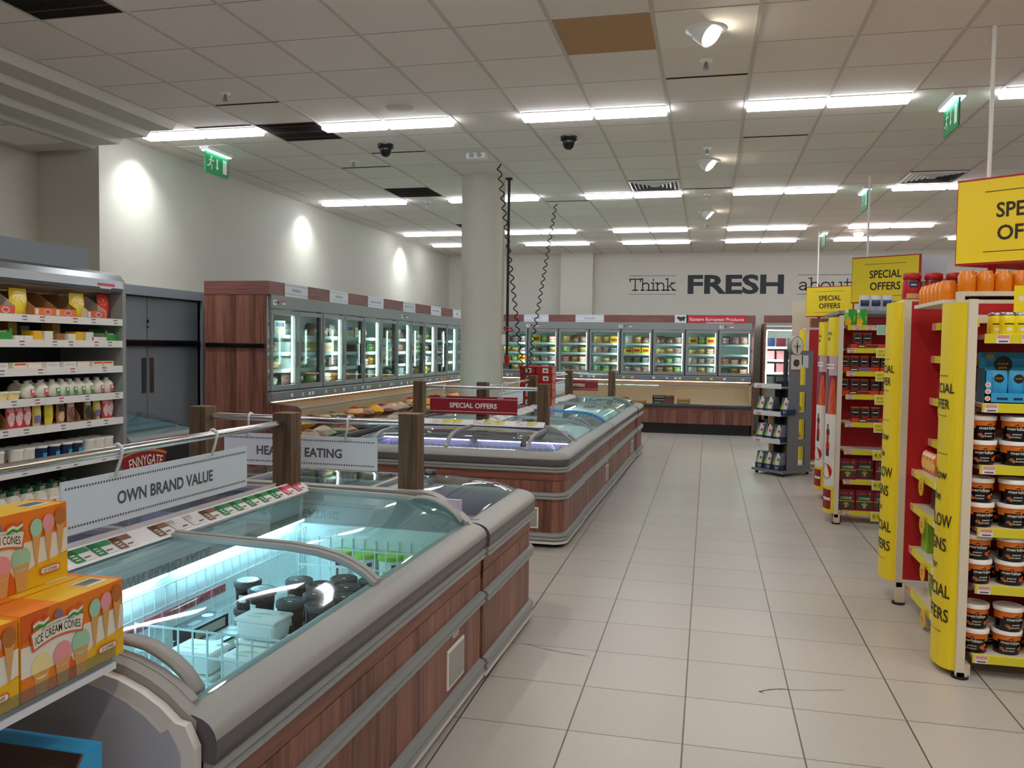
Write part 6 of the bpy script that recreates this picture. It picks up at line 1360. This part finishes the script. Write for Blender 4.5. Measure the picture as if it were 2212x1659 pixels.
prism_sign((1.525, 9.85), (2.145, 9.47), 2.13, 2.63, 'middle yellow SPECIAL OFFERS prism sign above the red-lidded jars')
prism_sign((1.53, 14.3), (2.2, 13.9), 2.15, 2.63, 'smallest yellow SPECIAL OFFERS prism sign above the beer stand')
q = G(); q.box(2.2, 2.5, 9.9, 9.95, 0, 2.66, 'signwhite'); tag(q.build('blue_panel'), 'plain pale blue-grey panel behind the middle yellow sign', 'panel')
# ---------------------------------------------------------------- grey beer stand
plain('steelgray', '7e8186', .45, .2)
t = thing('display_stand', 'grey metal corner stand with three shelves of beer packs and round topper', 'stand', (.947, 10.96, 0), PI / 4)
W1, W2 = .47, .54
# local +x runs along the right face, +y along the left (open) face
q = G(); q.box(-.02, W2 + .02, -.02, W1 + .02, .035, .07, 'steelgray'); 
q.build('base', t, bev=.004)
for x, y in ((.03, .03), (W2 - .03, .03), (.03, W1 - .03), (W2 - .03, W1 - .03)):
    q = G(); q.cyl((x, y, 0), (x, y, .035), .02, 'black', 12); q.build('foot', t)
q = G(); q.box(.1, .3, .01, .03, .07, 1.6, 'steelgray'); q.box(.3, .42, .01, .03, .07, .12, 'steelgray'); q.box(.42, W2, .01, .03, .07, 1.6, 'steelgray')
for z in (.43, .78, 1.13): q.box(.3, .42, .01, .03, z - .06, z + .03, 'steelgray')
q.box(.3, .42, .01, .03, 1.42, 1.6, 'steelgray'); q.build('slotted_side', t)
q = G(); q.box(W2 * .5 - .02, W2 * .5 + .02, .2, .24, .07, 1.6, 'charcoal'); q.box(.12, W2 - .02, .24, .26, .07, 1.2, 'charcoal'); q.build('spine', t)
for z in (.43, .78, 1.13):
    q = G(); q.box(-.02, W2, .03, W1, z - .018, z, 'steelgray'); s_ = q.build('shelf', t)
    q = G(); q.box(-.03, -.024, .03, W1, z - .018, z + .045, 'clearplastic'); q.box(-.033, -.03, W1 - .12, W1 - .05, z - .01, z + .02, 'pinkice'); q.build('lip', s_)
q = G(); q.cyl((.2, -.01, 1.66), (.2, .05, 1.66), .12, 'bumper', 36); q.build('topper', t)
q = G(); c = Vector((.2, -.0112, 1.66)); q.disc(c, (1, 0, 0), (0, 0, 1), .108, 'offwhite', 36); q.text('open', c + Vector((0, -.001, 0)), (1, 0, 0), (0, 0, 1), .035, 'charcoal', .14, .01); q.poly(c + Vector((0, -.001, 0)), (1, 0, 0), (0, 0, 1), [(-.01, -.09), (.01, -.09), (.014, -.02), (.005, .05), (.004, .08), (-.004, .08), (-.005, .05), (-.014, -.02)], 'charcoal'); q.build('topper_face', t, fix=False)
q = G(); q.box(.11, .3, -.004, .006, 1.36, 1.55, 'offwhite'); q.poly((.2, -.005, 1.44), (1, 0, 0), (0, 0, 1), [(-.05, -.03), (.02, -.05), (.06, -.01), (.05, .04), (-.02, .05), (-.055, .02)], 'charcoal'); q.disc((.21, -.006, 1.45), (1, 0, 0), (0, 0, 1), .014, 'cokered', 14); q.box(.33, .43, -.004, .004, 1.38, 1.54, 'signwhite'); q.build('poster', t, fix=False)
def star(c, r, n=5):
    return [(c[0] + (r if k % 2 == 0 else r * .4) * math.sin(PI * k / n), c[1] + (r if k % 2 == 0 else r * .4) * math.cos(PI * k / n)) for k in range(2 * n)]
def beer_mk():
    t = thing('beer_pack', 'x', 'beer pack'); LABELS.pop('x')
    # carrier front faces -y: white sloped front with red star over dark blue tray, dark bottles behind
    q = G(); q.box(-.062, .062, -.075, .075, 0, .07, 'navy'); q.prism([(-.075, .07), (-.035, .22), (.035, .22), (.075, .07)], 'x', -.058, .058, 'bluegray'); q.build('carrier', t)
    q = G(); u = Vector((0, .04, .15)).normalized(); o = Vector((0, -.0755, .07)); nrm = Vector((0, -.15, .04)).normalized() * .001
    q.add([o + nrm + Vector((-.02, 0, 0)), o + nrm + Vector((.04, 0, 0)), o + nrm + Vector((.04, 0, 0)) + u * .15, o + nrm + Vector((-.02, 0, 0)) + u * .15], [(0, 1, 2, 3)], 'white')
    q.add([o + nrm + Vector((-.058, 0, 0)), o + nrm + Vector((-.022, 0, 0)), o + nrm + Vector((-.022, 0, 0)) + u * .1, o + nrm + Vector((-.058, 0, 0)) + u * .03], [(0, 1, 2, 3)], 'lime')
    q.add([o + nrm * 2 + Vector((a, 0, 0)) + u * (b + .07) for a, b in star((.018, 0), .03)], [tuple(range(10))], 'cokered')
    q.text('0.0', (.01, -.0762, .04), (1, 0, 0), (0, 0, 1), .03, 'white', .05, .01); q.text('beer', (.01, -.0762, .016), (1, 0, 0), (0, 0, 1), .012, 'white', .04); q.build('print', t, fix=False)
    for x in (-.032, .032):
        for y in (-.045, .045):
            q = G(); q.lathe((x, y * .75, .07), [(.027, 0), (.027, .06), (.012, .11), (.011, .15)], 'bottlegreen', 10); q.build('bottle', t)
    return t
a45 = PI / 4
def st(u, v, z): return (.947 + (u * math.cos(a45) - v * math.sin(a45)), 10.96 + (u * math.sin(a45) + v * math.cos(a45)), z)
for nm, z, vs in (('bottom', .071, (.38, .24, .1)), ('second', .431, (.38, .24, .1)), ('third', .781, (.38, .24))):
    for k, v in enumerate(vs): put('beer', beer_mk, st(.07, v, z), a45 - PI / 2, 'beer multipack with red star, %s shelf of the grey stand, %s from its left' % (nm, ORD[k]), 'beer packs on the stand')
put('beer', beer_mk, st(.12, .04, .781), a45 - PI / 2, 'beer multipack with red star beside the slotted side, third shelf', 'beer packs on the stand')
for k, (z, v) in enumerate(((.071, .4), (.431, .42), (.3, .2))): put('tanb', carton_mk('tan', .1, .1, .3 if k < 2 else .12, 'tan_box', 'box'), st(.3, v, z if k < 2 else .071), a45, 'tan carton behind the beer packs on the grey stand, %s' % ORD[k], 'tan cartons on the stand')
# ---------------------------------------------------------------- side rack with cone boxes at the near end
RX = -1.245
t = thing('impulse_rack', 'grey metal rack with clear shelf lip at the near freezer end', 'rack', (0, 0, 0))
q = G(); q.box(-1.9, RX - .004, .45, 1.54, .897, .91, 'grayplastic'); q.build('shelf', t)
q = G(); q.box(RX - .004, RX, .45, 1.545, .888, .935, 'clearlip'); q.box(RX - .006, RX + .001, .45, 1.545, .886, .9, 'signwhite'); q.build('lip', t)
q = G(); q.box(-1.9, RX + .03, .45, 1.49, .5, .515, 'grayplastic'); q.build('lower_shelf', t)
for x, y in ((-1.88, .47), (-1.88, 1.46), (-1.3, .47)):
    q = G(); q.box(x, x + .025, y, y + .025, 0, .897, 'grayplastic'); q.build('upright', t)
BW, BH, BD = .282, .166, .094     # cone box: width along y, height, depth
def cone_mk():
    t = thing('cone_box', 'x', 'box'); LABELS.pop('x')
    q = G(); q.box(-BW / 2, BW / 2, 0, BD, 0, BH, ['goldyellow', 'orange', 'orange', 'goldyellow', 'goldyellow', 'goldyellow']); q.build('carton', t, bev=.0015)
    W, H = BW / 2, BH
    layer = [0]
    def pg(pts, mat): layer[0] += 1; q.add([(a, -.0004 - .00012 * layer[0], b) for a, b in pts], [tuple(range(len(pts)))], mat)
    def el(cx, cz, rx, rz, mat, n=22): pg([(cx + rx * math.cos(2 * PI * k / n), cz + rz * math.sin(2 * PI * k / n)) for k in range(n)], mat)
    q = G()
    pg([(-W, H), (-W, .105), (-.03, .115), (.02, .15), (.02, H)], 'orange'); pg([(-W, .105), (-W, .045), (-.06, .045), (.0, .03), (W, .055), (W, .11), (.05, .1), (-.03, .1)], 'offwhite')
    pg([(-W, .045), (-W, 0), (W, 0), (W, .058), (.03, .04), (-.03, .03)], 'orange'); pg([(.0, 0), (W, 0), (W, .055), (.05, .048), (.015, .03)], 'goldyellow'); pg([(-W + .03, 0), (-W + .05, .05), (-W + .07, 0)], 'orangedeep'); pg([(-.035, 0), (-.015, .05), (.01, 0)], 'orangedeep'); pg([(-W, H), (-W, .11), (-.1, .12), (-.07, H)], 'orangedeep')
    # three big cones in front
    for cx, m, z in ((-.092, 'vanilla', .0), (-.038, 'pinkice', .004), (.012, 'mint', .012)):
        pg([(cx - .019, z + .04), (cx + .019, z + .04), (cx + .013, 0), (cx - .013, 0)], 'cone'); el(cx, z + .056, .025, .026, m); el(cx - .004, z + .064, .017, .016, m); pg([(cx - .021, z + .045), (cx + .021, z + .045), (cx + .019, z + .036), (cx - .019, z + .036)], 'cone')
    # three small cones upper right
    for cx, m, z in ((.052, 'mint', .108), (.085, 'pinkice', .113), (.118, 'caramel', .12)):
        pg([(cx - .012, z + .006), (cx + .012, z + .006), (cx + .001, z - .068), (cx - .001, z - .068)], 'cone'); el(cx, z + .018, .0165, .019, m)
    # arched name banner with flags and crest
    def bn(a, dz): return (a, .098 + dz + .02 * math.cos((a + .05) / .075 * 1.25))
    for c, e in (('orangedeep', .004), ('offwhite', 0)):
        n = 12; up_ = [bn(-.118 - e + (.136 + 2 * e) * k / n, .018 + e) for k in range(n + 1)]; dn = [bn(-.112 - e + (.124 + 2 * e) * k / n, -.014 - e) for k in range(n + 1)]
        pg(up_ + dn[::-1], c)
    layer[0] += 2; yy = -.0004 - .00012 * layer[0]
    q.text('ICE CREAM CONES', None, None, None, .017, 'lettersblack', .118, .008, fn=lambda a, b: (lambda p: (p[0], yy, p[1]))(bn(a - .05, b)))
    q.text('BRITISH WAFER COMPANY', None, None, None, .005, 'lettergray', .085, fn=lambda a, b: (lambda p: (p[0], yy, p[1]))(bn(a - .05, b + .0125)))
    for s_ in (-1, 1):
        cx = -.05 + s_ * .045
        for k, c in enumerate(('orangedeep', 'offwhite', 'green')): z = .148 - .006 * k - .004 * (s_ > 0); pg([(cx - .02, z), (cx - .006, z + .005), (cx + .006, z), (cx + .02, z + .006), (cx + .02, z), (cx + .006, z - .006), (cx - .006, z - .001), (cx - .02, z - .006)], c)
    pg([(-.062, .138), (-.038, .138), (-.04, .15), (-.05, .157), (-.06, .15)], 'bluegray'); pg([(-.056, .141), (-.044, .141), (-.044, .148), (-.056, .148)], 'pricepink')
    pg([(.062, .022), (.112, .022), (.116, .03), (.112, .038), (.062, .038), (.058, .03)], 'orangedeep'); pg([(.064, .0245), (.11, .0245), (.113, .03), (.11, .0355), (.064, .0355), (.061, .03)], 'offwhite')
    layer[0] += 2; yy2 = -.0004 - .00012 * layer[0]; q.text('21 CONES', (.087, yy2, .03), (1, 0, 0), (0, 0, 1), .0062, 'lettersblack', .036, .01)
    # barcode panel on top
    q.rect((.06, .02, BH + .0006), (.06, 0, 0), (0, .045, 0), 'offwhite')
    for k in range(14): q.rect((.064 + .0037 * k, .03, BH + .001), (.0018, 0, 0), (0, .03, 0), 'lettergray')
    q.rect((-W, .0, BH + .0004), (.1, 0, 0), (0, BD, 0), 'orange'); q.rect((.13, .0, BH + .0004), (.011, 0, 0), (0, BD, 0), 'orange')
    q.build('print', t, fix=False)
    return t
zs = .911; R9 = PI / 2
rowsC = [(RX - .006, 1.38, 0, 'front row, farther along the shelf'), (RX - .006, 1.092, 0, 'front row, nearer the viewer'), (RX - .006, .805, 0, 'front row, nearest end of the shelf'),
         (RX - .105, 1.375, 0, 'second row, behind the farther front box'), (RX - .105, 1.09, 0, 'second row, behind the nearer front box'), (RX - .203, 1.375, 0, 'third row, under the top box'), (RX - .203, 1.09, 0, 'third row, nearer the viewer'),
         (RX - .132, 1.36, 1, 'on top of the others, nearest the white sign'), (RX - .132, 1.07, 1, 'on top of the others, nearer the viewer')]
for x, y, k, w in rowsC: put('cone', cone_mk, (x, y + .055, zs + (BH + .001) * k), R9, 'orange and yellow ice cream cone box, ' + w, 'ice cream cone boxes')
# blue open carton with freezer bags on the lower shelf
plain('cardboardin', '7c5a48', .8)
t = thing('display_carton', 'open blue carton lettered FREEZER FAMILY BAG at the lower left', 'carton', (-1.5, 1.2, .515), 0)
X0, X1, Y0c, Y1c, Hc = -.42, .27, -.4, .28, .235
q = G(); q.box(X0, X1, Y1c - .006, Y1c, 0, Hc, 'cardboardin'); q.box(X0, X1, Y0c, Y1c, 0, .006, 'cardboardin'); q.box(X0, X1, Y0c, Y0c + .006, 0, .06, 'cardboardin'); q.box(X0, X0 + .006, Y0c, Y1c, 0, Hc, 'cardboardin')
q.prism([(Y1c, 0), (Y1c, Hc), (Y1c - .05, Hc), (Y1c - .075, Hc - .03), (Y1c - .08, .07), (Y0c, .06), (Y0c, 0)], 'x', X1 - .006, X1, 'cardboardin'); q.build('carton', t)
q = G(); q.prism([(Y1c, 0), (Y1c, Hc), (Y1c - .05, Hc), (Y1c - .075, Hc - .03), (Y1c - .08, .07), (Y0c, .06), (Y0c, 0)], 'x', X1, X1 + .002, 'skyblue')
q.prism([(Y1c + .002, Hc), (Y1c - .05, Hc - .0), (Y1c - .05, Hc + .003), (Y1c + .002, Hc + .003)], 'x', X0, X1, 'skyblue'); q.build('blue_print', t)
q = G()
for k, s in enumerate(('FREEZER', 'FAMILY', 'BAG')): q.text(s, (X1 + .0028, Y1c - .038, Hc - .105 - .03 * k), (0, 1, 0), (0, 0, 1), .02, 'white', (.066, .058, .034)[k], .012)
q.build('lettering', t, fix=False)
plain('cardboardin', '7c5a48', .8)

lol = [pack('2a8ad0', 'e8f0f8', 'e0582a', 'f8f0e8', 3), pack('2a7ac8', 'd83a5a', 'f0a040', 'e8eef4', 2)]
for k, (x, y, z, r_, s_) in enumerate(((-1.36, 1.24, .6, .5, 0), (-1.62, 1.12, .6, -.4, 1), (-1.4, 1.0, .58, .2, 1), (-1.66, 1.32, .6, .3, 0), (-1.25, 1.38, .57, .2, 0))):
    bag(lol[s_], .3, .1, .24, (x, y, z - .06), r_ + .6, 'shiny blue and red ice pop bag in the blue carton, %s' % ('nearest the carton corner', 'text side up', 'nearest the viewer', 'under the orange boxes', 'poking out past the corner')[k], flat=True, name='ice_pop_bag', group='ice pop bags')
dupes = [k for k, v in LABELS.items() if len(v) > 1 and not all(g for _, g in v)]
if dupes: print('DUPLICATE LABELS', dupes[:20])
long_ = [k for k in LABELS if len(k.split()) > 16]
if long_: print('LONG', len(long_), long_[:8])
